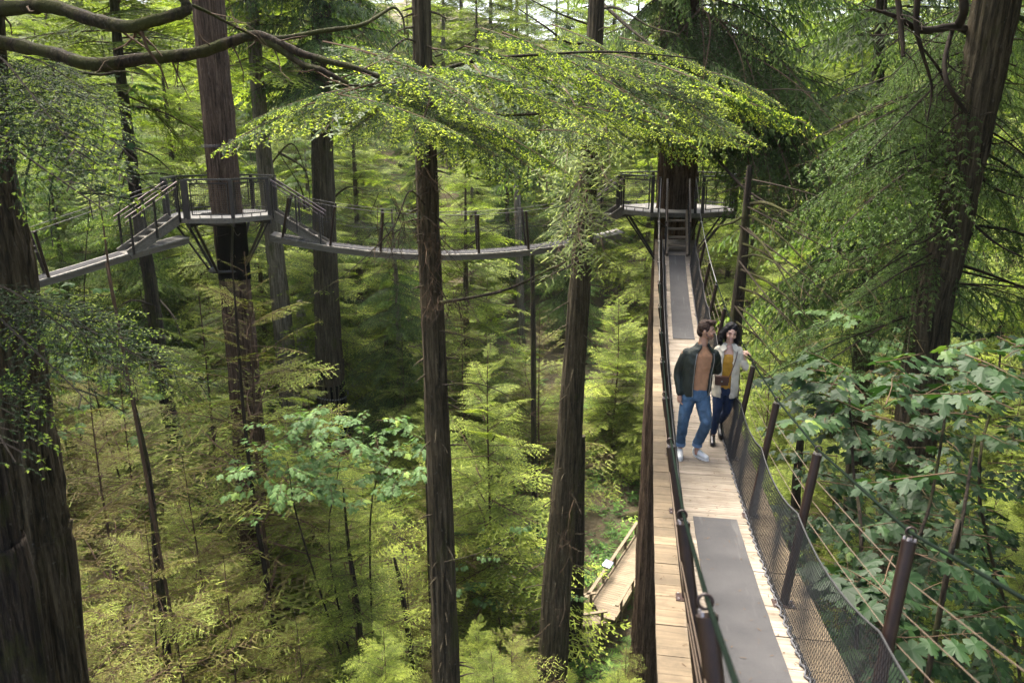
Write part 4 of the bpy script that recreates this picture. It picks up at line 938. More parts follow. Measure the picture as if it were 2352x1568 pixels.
# ------------------------------------------------------------------ slender stems named one by one
thin = [('young_hemlock', 'thin brown stem rising in front of the lower left platform trunk', 20, [(532, 590, 3), (545, 760, 6), (560, 950, 8), (590, 1200, 10), (612, 1330, 12)], M_DTWIG),
        ('young_hemlock', 'dark sapling stem left of the platform trunk low in the view', 15.5, [(296, 880, 7), (320, 980, 9), (340, 1080, 12), (358, 1240, 16), (366, 1330, 18)], M_BARKD),
        ('young_hemlock', 'thin stem with flat yellow green tiers left of the straight middle trunk', 19, [(788, 1120, 3), (800, 1250, 8), (820, 1390, 12)], M_BARKD),
        ('young_hemlock', 'short dead stem low beside the middle trunk', 22, [(905, 1280, 6), (925, 1370, 12)], M_BARKD),
        ('fir_tree', 'long thin dark trunk right of the middle trunk below the bridge', 34, [(1222, 560, 9), (1225, 800, 12), (1226, 1050, 13), (1230, 1300, 15)], M_BARKD),
        ('fir_tree', 'pinkish pale far trunk seen through the side-on bridge', 52, [(1184, 380, 14), (1190, 500, 15), (1196, 720, 18), (1200, 830, 20)], M_BARKG),
        ('fir_tree', 'pale far trunk just right of the black wrapped trunk', 52, [(833, 620, 15), (838, 700, 18), (846, 795, 22)], M_BARKG),
        ('fir_tree', 'dark sliver of trunk hugging the left side of the middle trunk', 24, [(978, 900, 10), (982, 1050, 12), (986, 1200, 13)], M_BARKD),
        ('fir_tree', 'brown trunk stub between the left platform and the pale slim trunk', 40, [(596, 600, 9), (604, 720, 11), (614, 830, 13)], M_BARK),
        ('fir_tree', 'small dark trunk under the left end of the left platform', 44, [(462, 560, 12), (466, 620, 14), (470, 680, 16)], M_BARK),
        ('fir_tree', 'thin dark trunk right of the black wrapped trunk', 40, [(886, 770, 9), (890, 850, 11), (893, 940, 12)], M_BARKD),
        ('young_hemlock', 'bare dead sapling leaning by the narrow left bridge', 15, [(232, 480, 3), (248, 600, 5), (262, 700, 6), (275, 760, 7)], M_TWIG),
        ('fir_tree', 'pale far trunk behind the bare drooping limbs', 50, [(1895, 610, 10), (1890, 680, 13), (1872, 780, 15)], M_BARKG),
        ('fir_tree', 'second pale far trunk behind the bare drooping limbs', 50, [(1940, 640, 12), (1934, 700, 18), (1928, 790, 20)], M_BARKG),
        ('fir_tree', 'dim trunk low behind the maple leaves', 22, [(1842, 980, 16), (1830, 1100, 20), (1822, 1260, 24)], M_BARKD)]
for i, (nm, lb, Yy, pr, m_) in enumerate(thin):
    grow_tree(nm, lb, Yy, pr, m_, seed=70+i, n=10 if Yy > 16 else 14, rough=.08, top=None)

# ------------------------------------------------------------------ wood of hemlocks behind and below
rng = random.Random(11)
UND = [make_crown(80+i, 9, 3.7, 72, TB_HEM, shape=.6, tilt=-.04, yw=1.5, stemr=.07, jit=.17).mesh('crown', [M_HEM, M_TWIG]) for i in range(3)]
SPA = [make_crown(90+i, 9, 3.6, 66, TB_SPA+TB_HEM[:1], shape=.6, tilt=-.02, yw=1.4, stemr=.06, jit=.15).mesh('crown', [M_SPA, M_TWIG]) for i in range(3)]
DED = [make_crown(95+i, 8, 2.4, 46, TB_DEAD+TB_SPA, shape=.7, tilt=-.05, yw=1.2, stemr=.06).mesh('crown', [M_SPA, M_PTWIG]) for i in range(2)]
trk = trunk_mesh(np.array([[0, 0, -1.], [.1, .05, 10], [0, .1, 22], [.1, 0, 34]]), [.42, .36, .25, .08], 10, 5, .05, 6).mesh('trunk', [M_BARK], True)
trkg = trunk_mesh(np.array([[0, 0, -1.], [.1, .05, 10], [0, .1, 22], [.1, 0, 34]]), [.42, .36, .25, .08], 10, 6, .05, 6).mesh('trunk', [M_BARKG], True)
def wood_tree(x, y, h, me_c, me_t, label, group, ch, cs, name='hemlock_tree', cat='tree', lean=0):
    z = float(zg(x, y)); rt = thing(name, label, cat, (x, y, z), group); rt.rotation_euler = (lean, rng.uniform(-.02, .02), rng.uniform(0, 6.28))
    if me_t is not None: o = link('trunk', me_t, rt); k = h/34; o.scale = (k*.9+.1, k*.9+.1, k*.86)
    c = link('crown', me_c, rt); c.location = (0, 0, h-ch*cs); c.scale = (cs, cs, cs)
    return rt
taken = []
def free(x, y, r):
    for a, b, q in taken:
        if (a-x)**2+(b-y)**2 < (r+q)**2*.25: return False
    taken.append((x, y, r)); return True
# hillside of hemlocks beyond the bridges
CLEAR = [(1300, 1500, 1225, 1450, 31), (722, 800, 860, 1010, 36.5), (682, 716, 700, 960, 38.5), (575, 690, 560, 930, 36.5), (560, 990, 945, 1170, 21), (330, 1500, 380, 590, 28), (1590, 1700, 380, 600, 30)]
def blocked(x, y, z0, z1, r):
    lo = uv((x, y, z0)); hi = uv((x, y, z1)); ru = FV*r/depth_of(np.array([x, y, z1]))
    u = (lo[0]+hi[0])/2
    for (a, b, c, d, Y) in CLEAR:
        if y < Y and u+ru > a and u-ru < b and lo[1] > c and hi[1] < d: return True
    return False
k = 0; tries = 0
while k < 290 and tries < 20000:
    tries += 1; y = 37+63*rng.random()**.9; x = rng.uniform(-.74*y-3, .74*y+3)
    if not free(x, y, 3.0+y*.025): continue
    if -2 < x < 11 and y < 50: continue
    h = rng.uniform(11, 18)+max(0, y-55)*.16
    ut, vt = uv((x, y, float(zg(x, y))+h))
    if 850 < ut < 985 and vt < 130: h *= .6
    gz = float(zg(x, y))
    if blocked(x, y, gz+h*.6, gz+h, 1.0): continue
    cedar = rng.random() < .16
    me = rng.choice(CR_C) if cedar else rng.choice(CR_H); ch = 18 if cedar else 16; cs = h*rng.uniform(.9, 1.0)/ch
    side = 'behind the bridges on the left' if x < -6 else ('in the bright middle of the wood beyond the bridges' if x < 12 else 'in the shade behind the far right platform')
    wood_tree(x, y, h, me, trk if rng.random() < .6 else trkg, f'layered green {"cedar" if cedar else "hemlock"} {side}', f'{"cedars" if cedar else "hemlocks"} {side}', ch, cs, 'cedar_tree' if cedar else 'hemlock_tree'); k += 1
# understory hemlocks
k = 0; tries = 0
while k < 235 and tries < 16000:
    tries += 1; y = rng.uniform(19, 42); x = rng.uniform(-.72*y-2, .72*y+2)
    if near_walk(x, y) or not free(x, y, 1.7): continue
    z = float(zg(x, y)); hmax = CZ-y*.235-z-1.0 if y < 34 else 13
    h = rng.uniform(5, 11) if rng.random() < .6 else rng.uniform(3, 5)
    if h > hmax: h = hmax*rng.uniform(.8, 1)
    if h < 3: continue
    if blocked(x, y, z+.5, z+h, h*.33): continue
    ua, va = uv((x, y, z+h)); ub, vb = uv((x, y, z+1)); ru = FV*.42*h/y
    if y < 31 and ua+ru > 1290 and ua-ru < 1500 and va < 1450 and vb > 1210: continue
    if -1 < x < 10 and 25 < y < 40: continue
    brown = rng.random() < (.36 if (x < -1 and y < 30) else (.36 if y < 32 else .10))
    me = rng.choice(SPA) if brown else rng.choice(UND); cs = h*rng.uniform(.85, .97)/9
    side = 'in the hollow left of the middle trunk' if x < -1 else 'in the hollow right of the middle trunk'
    lb = f'{"sparse brown twigged" if brown else "flat tiered leafy green"} young hemlock {side}'
    wood_tree(x, y, h, me, None, lb, f'{"sparse brown" if brown else "leafy green"} young hemlocks {side}', 9, cs, 'young_hemlock'); k += 1
# near low left and bottom: sparse tiers seen from above
for i, (u, v, Yy, h, me, lb) in enumerate([(330, 1250, 15, 8, SPA[0], 'sparse leafy young hemlock over the half hidden bottom left walkway'), (520, 1330, 17, 8, SPA[1], 'twiggy young hemlock in front of the foot of the platform trunk'), (160, 1300, 12, 6.5, SPA[2], 'leafy young hemlock against the thick left trunk'),
        (250, 1500, 13, 5, DED[0], 'tangle of dead brown twigs at the bottom left'), (800, 1200, 19, 9.5, UND[0], 'broad yellow green young hemlock spreading under the middle maple'), (680, 1450, 17, 7, SPA[1], 'grey green young hemlock at the bottom between the platform trunk and the middle trunk'),
        (880, 1500, 16, 6, UND[1], 'low green young hemlock at the foot of the middle trunk'), (1130, 1540, 17, 5.5, UND[2], 'low green young hemlock at the bottom right of the middle trunk'), (1420, 1590, 17, 5, UND[0], 'low green young hemlock at the bottom beside the plank bridge'),
        (430, 1100, 19, 9, SPA[2], 'brown tiered young hemlock left of the platform trunk'), (560, 640, 21.5, 12, SPA[0], 'narrow brown young hemlock whose tip reaches the struts of the left platform'), (1180, 1480, 18, 5, SPA[1], 'pale twiggy young hemlock under the leaning trunk'),
        (700, 900, 24, 12, UND[1], 'green young hemlock behind the platform trunk'), (460, 700, 26, 15, UND[2], 'bright tiered hemlock under the left platform steps'), (1440, 760, 44, 11, UND[0], 'bright hemlock close to the left edge of the plank bridge'), (1120, 850, 27, 13, UND[1], 'bright hemlock framed by the two dark trunks'), (1420, 700, 43, 11, UND[2], 'bright hemlock behind the twig clump of the leaning trunk'), (885, 700, 41, 13, UND[1], 'bright tiered hemlock just right of the black wrapped trunk foot'), (925, 800, 36, 11, UND[0], 'bright bushy hemlock against the left side of the middle trunk'), (1120, 640, 42, 14, UND[2], 'tall bright hemlock below the lowest sag of the hanging bridge'), (1240, 740, 38, 12, SPA[0], 'pale twiggy hemlock left of the leaning trunk under the bridge'), (210, 900, 18, 10, SPA[1], 'dim young hemlock right of the thick left trunk')]):
    q = PY(u, v, Yy); gz = float(zg(q[0], q[1])); top_z = q[2]+.5; hh = max(h, 4)
    rt = thing('young_hemlock', lb, 'young tree', (q[0], q[1], gz)); ch = top_z-gz
    c = link('crown', me, rt); s = min(hh, ch+1)/9; sx = max(s, .75); c.location = (0, 0, ch-9*s); c.scale = (sx, sx, s); c.rotation_euler = (0, 0, i*1.3)
    if ch-9*s > .5:
        mb = MB(); tube(mb, [(q[0], q[1], gz-.3), (q[0], q[1], gz+ch-9*s+.6)], .10, 8); part('trunk', mb, M_BARKD, rt, smooth=True)

# ------------------------------------------------------------------ maples
def leaf_shape():
    half = [(0, 0), (.10, -.10), (.30, -.16), (.42, -.02), (.36, .10), (.60, .16), (.80, .36), (.55, .40), (.50, .50), (.34, .46), (.24, .42), (.32, .62), (.26, .80), (.12, .78), (0, 1.0)]
    r = np.array(half); z = -.26*np.abs(r[:, 0])**1.3-.16*r[:, 1]**2+.05*np.sin(r[:, 1]*9)*np.abs(r[:, 0])
    Rr = np.column_stack([r[:, 0]*.72, r[:, 1], z]); Ll = Rr*np.array([-1, 1, 1])
    V = np.vstack([Rr, Ll[1:-1]]); n = len(half); c = [(0, .25, .0)]
    V = np.vstack([V, c]); ci = len(V)-1; ringi = list(range(n))+list(range(n, 2*n-2))[::-1]
    F = np.array([[ci, ringi[i], ringi[(i+1) % len(ringi)]] for i in range(len(ringi))]); return V, F
LV, LF = leaf_shape()
def put_leaf(mb, p, d, up, s, t):
    d, sd, u = frame(d, up); M = np.stack([sd, d, u], 1)*s
    mb.add(LV@M.T+p, LF, 0, t)
def maple(name, label, base, spots, leaf=.24, seed=0, stems=(), group=None, per=9, twl=.8, drop=.25):
    rng = np.random.default_rng(seed); rt = thing(name, label, 'maple', base, group); mb = MB(); st = MB()
    hub = np.array(base, float)
    for s in stems: tube(st, smooth_path([np.asarray(q, float) for q in s], 5), np.linspace(.035, .012, (len(s)-1)*5+1), 7)
    for p in spots:
        az = rng.uniform(0, 2*pi); d = np.array([cos(az), sin(az), rng.normal(-.05, .12)]); q = [p]
        for k in range(4): d = unit(d+rng.normal(0, .15, 3)*[1, 1, .5]); q.append(q[-1]+d*twl/4)
        q = np.array(q); tube(st, q, np.linspace(.008, .003, 5), 4, 1, caps=False)
        tb = rng.normal(.45, .10)
        for k in range(per):
            f = (k//2+1)/(per//2+1); c = q[0]+(q[-1]-q[0])*f; sg = 1 if k % 2 else -1
            sd = unit(np.cross(d, (0, 0, 1)))*sg; dr = unit(sd*rng.uniform(.5, 1.1)+d*rng.uniform(.2, 1.0)+np.array([0, 0, rng.normal(-drop, .12)])); s = leaf*rng.uniform(.55, 1.15)
            pet = c+dr*s*.45+[0, 0, .02]; tube(st, [c, pet], .0022, 3, 1, caps=False)
            put_leaf(mb, pet, unit(dr+[0, 0, -.15]), np.array([0, 0, 1.])+rng.normal(0, .22, 3), s, tb+rng.normal(0, .09)+(.45 if rng.random() < .015 else 0))
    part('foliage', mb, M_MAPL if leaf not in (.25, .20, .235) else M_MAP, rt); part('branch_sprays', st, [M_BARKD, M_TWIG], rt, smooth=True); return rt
rg = np.random.default_rng(8)
def spots_px(n, ulo, uhi, vlo, vhi, dlo, dhi, f=None):
    out = []
    while len(out) < n:
        u, v = rg.uniform(ulo, uhi), rg.uniform(vlo, vhi)
        if f is not None and not f(u, v): continue
        out.append(P(u, v, rg.uniform(dlo, dhi)))
    return out
b = PZ(2120, 1560, 8); 
def fr(u, v): return v > 880-(u-1850)*.30 and v > 720 and u > 1830+(v-1100)*.05 and (v < 1150+(u-1800)*.9 or True)
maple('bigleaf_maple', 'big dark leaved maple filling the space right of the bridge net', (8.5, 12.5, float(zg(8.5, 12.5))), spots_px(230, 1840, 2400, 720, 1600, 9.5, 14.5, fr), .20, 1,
      stems=[[(8.5, 12.5, 6.6), (8.2, 12.2, 15), (8.0, 11.8, 20), P(2080, 1000, 12.5), P(2090, 760, 13)], [(8.6, 12.4, 6.6), (9.3, 12, 16), P(2250, 1150, 11.5), P(2290, 900, 12), P(2300, 760, 12)]])
maple('bigleaf_maple', 'nearer maple shoots with large sunlit leaves beside the brown posts', (5.0, 8.6, float(zg(5.0, 8.6))), spots_px(16, 1950, 2350, 780, 1000, 7.6, 9.5)+spots_px(12, 2050, 2400, 1050, 1500, 6.6, 9)+spots_px(5, 1960, 2100, 1380, 1500, 5.8, 6.6)+spots_px(9, 1860, 2000, 830, 1000, 9, 10.5), .25, 2,
      stems=[[(5.0, 8.6, 6.6), (4.9, 8.4, 15), P(2030, 1480, 8.2), P(2130, 1180, 8.4), P(2180, 900, 8.6)], [(5.0, 8.6, 6.6), (4.6, 8.8, 16), P(1975, 1350, 9), P(1960, 1080, 9.6), P(1950, 900, 10)], [(5.0, 8.6, 6.6), P(2140, 1500, 7.6), P(2200, 1250, 7.6), P(2240, 1000, 8)]], per=8)
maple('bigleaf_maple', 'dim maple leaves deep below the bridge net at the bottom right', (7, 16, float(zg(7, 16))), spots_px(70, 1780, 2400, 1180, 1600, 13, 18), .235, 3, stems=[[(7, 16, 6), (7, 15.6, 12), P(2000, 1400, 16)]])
maple('vine_maple', 'blue green maple with drooping leaves left of the straight middle trunk', (-4.2, 20.5, float(zg(-4.2, 20.5))), spots_px(100, 580, 985, 950, 1150, 19, 22, lambda u, v: ((u-790)/215)**2+((v-1060)/115)**2 < 1.15)+spots_px(7, 560, 680, 1040, 1240, 18, 19.5)+spots_px(5, 700, 780, 930, 980, 20, 21), .21, 4,
      stems=[[(-4.2, 20.5, 8), P(760, 1300, 21), P(780, 1060, 21)], [(-4.2, 20.5, 8), P(700, 1250, 20.5), P(660, 1060, 20)], [(-4.2, 20.5, 8), P(850, 1200, 21), P(900, 1050, 21)]], per=9)
maple('vine_maple', 'small green maple on the ground between the middle trunk and the leaning trunk', (.5, 26, float(zg(.5, 26))), spots_px(26, 1040, 1290, 1190, 1420, 26, 31), .26, 5, stems=[[(.5, 26, 6.5), P(1130, 1300, 30)]])
maple('vine_maple', 'bright maple foliage low behind the slender trunk on the left', (-14, 27, float(zg(-14, 27))), spots_px(26, 60, 330, 640, 1000, 24, 30)+spots_px(24, 140, 330, 130, 330, 26, 30), .28, 6, stems=[[(-14, 27, 11), P(200, 800, 28), P(220, 300, 28)]])
maple('bigleaf_maple', 'sunlit maple sprays just past the bare drooping limbs', (10.5, 21, float(zg(10.5, 21))), spots_px(30, 1850, 2060, 700, 960, 15, 20), .255, 7, stems=[[(10.5, 21, 7), P(1960, 1000, 20), P(1950, 760, 19)]])

# fallen logs
def log(label, a, b, r, mat, cat='log'):
    a = np.asarray(a, float); b = np.asarray(b, float); rt = thing('fallen_log', label, cat, a); mb = MB(); limb(mb, [a, (a+b)/2+[0, 0, .1], b], r, r*.75, 12, 0, 3, .01); part('trunk', mb, mat, rt, smooth=True)
log('bleached broken log among dark shrubs left of the platform trunk', PZ(450, 1160, 12.6), PZ(528, 1128, 13.2), .16, M_SNAG)
log('brown mossy fallen log sloping down between the middle trunk and the leaning trunk', PZ(1180, 1020, 10.2), PZ(1290, 1160, 8.4), .38, M_BARKG)
log('mossy yellow log lying just above the pale walkway', PZ(1395, 1205, 7.4), PZ(1480, 1178, 7.8), .2, M_MOSSY)
log('reddish broken log between the pale slim trunk and the left platform trunk', PZ(588, 870, 14), PZ(640, 810, 16), .22, M_BARKR)
log('brown log beside the half hidden bottom left walkway', PZ(395, 1410, 12.6), PZ(505, 1540, 12.4), .25, M_BARKG)
ground_cover()

# broken stubs and knots on the big trunks
def stubs(root, prof_pts, rad, n, seed, L=.25):
    rng_ = np.random.default_rng(seed); mb = MB()
    for _ in range(n):
        i = rng_.integers(0, len(prof_pts)-1); q = rng_.random(); p = prof_pts[i]*(1-q)+prof_pts[i+1]*q; r = rad[i]*(1-q)+rad[i+1]*q; a = rng_.uniform(-pi, .15*pi); d = np.array([cos(a), sin(a), rng_.uniform(-.5, .3)])
        l = L*rng_.uniform(.2, 1.3); e = p+d*r*.9; tube(mb, [e, e+d*l*.5, e+d*l+[0, 0, -.1*l]], [.022, .015, .006], 5)
    tr = [c for c in root.children if c.name.startswith('trunk')][0]; me = mb.mesh('stub', [M_DTWIG], True); me.transform(Matrix.Translation(-root.location))
    bm = bmesh.new(); bm.from_mesh(tr.data); bm.from_mesh(me); bm.to_mesh(tr.data); bm.free(); bpy.data.meshes.remove(me)
for t_, pp_, rr_, n_, L_ in STUB: stubs(t_, pp_, rr_, n_, int(rr_[0]*1000), L_)

hz = MB(); x0, x1, y0, y1, z0, z1 = -160, 160, -40, 190, -3, 95
V = [(x, y, z) for z in (z0, z1) for x, y in ((x0, y0), (x1, y0), (x1, y1), (x0, y1))]
hz.add(V, np.array([[3, 2, 1, 0], [4, 5, 6, 7], [0, 1, 5, 4], [1, 2, 6, 5], [2, 3, 7, 6], [3, 0, 4, 7]]))
m = bpy.data.materials.new('haze'); m.use_nodes = True; n = m.node_tree; n.nodes.clear(); o_ = n.nodes.new('ShaderNodeOutputMaterial'); pv = n.nodes.new('ShaderNodeVolumePrincipled')
pv.inputs['Color'].default_value = (.93, .96, .86, 1); pv.inputs['Density'].default_value = .0001; n.links.new(pv.outputs[0], o_.inputs['Volume'])
ho = link('haze', hz.mesh('haze', [m])); ho['kind'] = 'stuff'; tag(ho, 'thin pale air between the trees', 'haze')
# ------------------------------------------------------------------ the couple
def skin_mat(name, c):
    m, n, b, o = new_mat(name); ns = noise(n, coords(n, rnd=False), 18, 4)
    n.links.new(ramp(n, [(.3, tuple(x*.85 for x in c)), (.7, c)], ns), b.inputs['Base Color']); b.inputs['Roughness'].default_value = .5
    b.inputs['Subsurface Weight'].default_value = .15; b.inputs['Subsurface Radius'].default_value = (.012, .005, .003); b.inputs['Subsurface Scale'].default_value = .5
    return m
def cloth(name, c, rough=.85, bs=38, bd=.012, var=.18, fold=9, st=.55):
    m, n, b, o = new_mat(name); v = coords(n, (1, 1, .6), rnd=False); f1 = noise(n, v, fold, 3, .5, 1.2); f2 = noise(n, coords(n, rnd=False), bs*6, 2)
    n.links.new(ramp(n, [(.3, tuple(x*(1-var) for x in c)), (.7, tuple(min(1, x*(1+var)) for x in c))], f1), b.inputs['Base Color']); b.inputs['Roughness'].default_value = rough; b.inputs['Specular IOR Level'].default_value = .25
    h = mth(n, 'ADD', mth(n, 'MULTIPLY', f1, 1.0), mth(n, 'MULTIPLY', f2, .04)); bump(n, b, h, st, bd*1.6); return m
S_SK1 = skin_mat('tan_skin', (.32, .175, .11)); S_SK2 = skin_mat('light_skin', (.45, .27, .19))
S_JACK = cloth('dark_green_nylon', (.008, .012, .009), .6, st=.55, bd=.02, fold=8); S_SWE = cloth('tan_knit', (.24, .125, .065), .9); S_JEAN = cloth('mid_blue_denim', (.038, .072, .115), .9, var=.38, fold=7)
S_SHOE = plain('white_leather', (.48, .48, .455), .5, var=.06, vs=9); S_SOLE = plain('white_rubber', (.52, .51, .47), .7, var=.08)
S_HAIR1 = plain('brown_hair', (.020, .010, .006), .7, var=.7, vs=45, bmp=(60, .8, .01), spec=.2); S_HAIR2 = plain('black_hair', (.004, .0035, .004), .6, var=.6, vs=30, bmp=(50, .7, .01), spec=.2)
S_CRM = cloth('cream_twill', (.44, .40, .31), .85); S_YEL = cloth('mustard_silk', (.36, .19, .02), .55); S_JEAN2 = cloth('dark_blue_denim', (.010, .020, .048), .9, var=.3)
S_BOOT = plain('black_leather', (.010, .009, .009), .3, var=.3, vs=20); S_BAG = plain('brown_leather', (.045, .016, .011), .35, var=.35, vs=20); S_EYEW = plain('eye_white', (.35, .33, .31), .3, var=.02); S_EYED = plain('dark_iris', (.012, .008, .006), .3, var=.02)
S_LIP = plain('lip', (.30, .09, .075), .45, var=.1); S_TEE = plain('teeth', (.6, .58, .54), .3, var=.02); S_BRD = plain('stubble', (.14, .075, .048), .8, var=.4, vs=60); S_ZIP = plain('zip_metal', (.25, .25, .25), .4, .8, var=.1)

def rot(yaw=0, pitch=0, roll=0):
    return np.array((Matrix.Rotation(yaw, 3, 'Z') @ Matrix.Rotation(pitch, 3, 'X') @ Matrix.Rotation(roll, 3, 'Y')))
def ell(mb, c, r, M=None, n=20, m=14, fn=None):
    th = np.linspace(0, pi, m+1)[1:-1]; ph = np.arange(n)*2*pi/n
    V = [[0, 0, 1.]]+[[sin(t)*cos(p), sin(t)*sin(p), cos(t)] for t in th for p in ph]+[[0, 0, -1.]]
    V = np.array(V)*np.asarray(r)
    if fn: V = fn(V)
    if M is not None: V = V @ M.T
    V = V+np.asarray(c); F = []
    for j in range(n): F.append((0, 1+j, 1+(j+1) % n))
    for i in range(m-2):
        for j in range(n): a = 1+i*n+j; b = 1+i*n+(j+1) % n; F.append((a, a+n, b+n, b))
    e = len(V)-1; o = 1+(m-2)*n
    for j in range(n): F.append((e, o+(j+1) % n, o+j))
    mb.add(V, F)
def chain(mb, pts, rad, n=14, sub=5):
    """tapered limb with round ends"""
    pts = np.asarray(pts, float); k = len(pts); sp = smooth_path(pts, sub) if k > 2 else smooth_path(pts, 6)
    rr = np.interp(np.linspace(0, k-1, len(sp)), np.arange(k), rad)
    d0 = unit(sp[0]-sp[1]); d1 = unit(sp[-1]-sp[-2])
    sp = np.vstack([sp[0]+d0*rr[0]*.9, sp[0]+d0*rr[0]*.6, sp, sp[-1]+d1*rr[-1]*.6, sp[-1]+d1*rr[-1]*.9]); rr = np.concatenate([[rr[0]*.35, rr[0]*.8], rr, [rr[-1]*.8, rr[-1]*.35]])
    tube(mb, sp, rr, n)
def eloft(mb, rings, n=32):
    """closed stack of ellipses: (cx, cy, cz, rx, ry)"""
    a = np.arange(n)*2*pi/n; R_ = np.array(rings, float); k = len(R_); t = np.linspace(0, k-1, (k-1)*4+1)
    R_ = np.array([np.interp(t, np.arange(k), R_[:, j]) for j in range(5)]).T; V = []
    for cx, cy_, cz, rx, ry in R_: V.append(np.stack([cx+rx*np.cos(a), cy_+ry*np.sin(a), np.full(n, cz)], 1))
    V = np.concatenate(V); k = len(R_); i = np.arange(k-1)[:, None]*n; j = np.arange(n)[None, :]; j2 = (j+1) % n
    mb.add(V, np.stack([i+j, i+j2, i+n+j2, i+n+j], -1).reshape(-1, 4)); mb.add(V[:n], [tuple(range(n))[::-1]]); mb.add(V[-n:], [tuple(range(n))])
def cloft(mb, rings, gc, gw, th=.026, n=36):
    """open-fronted garment wall: rings (cx, cy, cz, rx, ry, gap scale); gc gap centre angle, gw half gap"""
    R_ = np.array(rings, float); k = len(R_); t = np.linspace(0, k-1, (k-1)*4+1); R_ = np.array([np.interp(t, np.arange(k), R_[:, j]) for j in range(6)]).T; V = []
    for cx, cy_, cz, rx, ry, g in R_:
        a = np.linspace(gc+gw*g, gc+2*pi-gw*g, n); o = np.stack([cx+rx*np.cos(a), cy_+ry*np.sin(a), np.full(n, cz)], 1); i_ = np.stack([cx+(rx-th)*np.cos(a), cy_+(ry-th)*np.sin(a), np.full(n, cz)], 1)
        V.append(np.vstack([o, i_[::-1]]))
    m = 2*n; V = np.concatenate(V); k = len(R_); i = np.arange(k-1)[:, None]*m; j = np.arange(m)[None, :]; j2 = (j+1) % m
    mb.add(V, np.stack([i+j, i+j2, i+m+j2, i+m+j], -1).reshape(-1, 4))
    for o, fl in ((0, True), ((k-1)*m, False)):
        F = [(o+q, o+q+1, o+m-2-q, o+m-1-q) for q in range(n-1)]; F = [f[::-1] for f in F] if fl else F
        F = np.array(F)-o; mb.add(V[o:o+m], F)
def bake(name, mb, mat, root, vox=.008, smooth=2, disp=None, label=None, parent=None):
    me = mb.mesh(name, [mat], True); o = link(name, me)
    r = o.modifiers.new('r', 'REMESH'); r.mode = 'VOXEL'; r.voxel_size = vox; r.use_smooth_shade = True
    if smooth: s = o.modifiers.new('s', 'SMOOTH'); s.factor = .5; s.iterations = smooth
    if disp:
        tx = bpy.data.textures.new(name, 'CLOUDS'); tx.noise_scale = disp[1]; tx.noise_depth = 2
        d = o.modifiers.new('d', 'DISPLACE'); d.texture = tx; d.strength = disp[0]; d.mid_level = .5; d.texture_coords = 'LOCAL'
    dg = bpy.context.evaluated_depsgraph_get(); me2 = bpy.data.meshes.new_from_object(o.evaluated_get(dg)); me2.name = name
    me2.materials.clear(); me2.materials.append(mat); me2.polygons.foreach_set('material_index', np.zeros(len(me2.polygons), np.int32)); me2.polygons.foreach_set('use_smooth', np.ones(len(me2.polygons), bool)); o.modifiers.clear(); o.data = me2; bpy.data.meshes.remove(me); o.parent = parent or root
    if label: o['label'] = label
    return o
def lpart(name, mb, mats, parent, smooth=True, label=None):
    o = link(name, mb.mesh(name, mats if isinstance(mats, list) else [mats], smooth), parent)
    if label: o['label'] = label
    return o
def head(mb, c, M, s=1.0, fem=False):
    def fn(V):
        z = V[:, 2]/.118; y = V[:, 1]; low = np.clip(-z, 0, 1)
        V[:, 0] *= 1-(.42 if fem else .34)*low**1.6; V[:, 1] = np.where(y > 0, y*(1-.45*low), y*(1-.06*low)-.012*low**2); V[:, 0] *= 1-.08*np.clip(z-.4, 0, 1); return V*s
    ell(mb, c, (.076, .098, .118), M, 28, 22, fn)
    A = lambda p: np.asarray(c)+(M @ np.asarray(p, float))*s
    chain(mb, [A((0, -.092, .022)), A((0, -.104, -.002)), A((0, -.112, -.016))], [.008, .010, .013], 8, 3)
    for sx in (-1, 1):
        ell(mb, A((sx*.012, -.101, -.020)), (.009*s, .010*s, .007*s), M); ell(mb, A((sx*.078, .012, -.004)), (.008*s, .018*s, .030*s), M, 12, 8)
        chain(mb, [A((sx*.012, -.090, .030)), A((sx*.048, -.078, .030))], [.009, .008], 8, 3); ell(mb, A((sx*.040, -.072, -.030)), (.026*s, .022*s, .026*s), M, 12, 8)
    chain(mb, [A((-.020, -.092, -.052)), A((0, -.098, -.050)), A((.020, -.092, -.052))], [.007, .009, .007], 8, 3); ell(mb, A((0, -.086, -.088)), (.022*s, .018*s, .018*s), M, 12, 8)
    return A
def face(parent, A, M, s, fem=False):
    for sx in (-1, 1):
        mb = MB(); ell(mb, A((sx*.033, -.087, .012)), (.015*s, .007*s, (.0045 if fem else .007)*s), M, 10, 8); e = lpart('eye', mb, S_EYED if fem else S_EYEW, parent)
        mb = MB(); ell(mb, A((sx*.033, -.0925, .011)), (.0062*s, .003*s, .005*s), M, 8, 6); lpart('iris', mb, S_EYED, e)
        mb = MB(); chain(mb, [A((sx*.014, -.098, .031)), A((sx*.036, -.092, .038)), A((sx*.054, -.078, .032))], [.0035, .0045, .003], 6, 3); lpart('eyebrow', mb, S_HAIR2 if fem else S_HAIR1, parent)
    mb = MB()
    w = .027 if fem else .022
    chain(mb, [A((-w, -.090, -.046)), A((0, -.102, -.052)), A((w, -.090, -.046))], [.003, .005, .003], 8, 4); chain(mb, [A((-w, -.090, -.047)), A((0, -.099, -.064)), A((w, -.090, -.047))], [.003, .0055, .003], 8, 4); l = lpart('lips', mb, S_LIP, parent)
    if fem: mb = MB(); ell(mb, A((0, -.0985, -.056)), (.020, .005, .0055), M, 12, 6); lpart('teeth', mb, S_TEE, l)
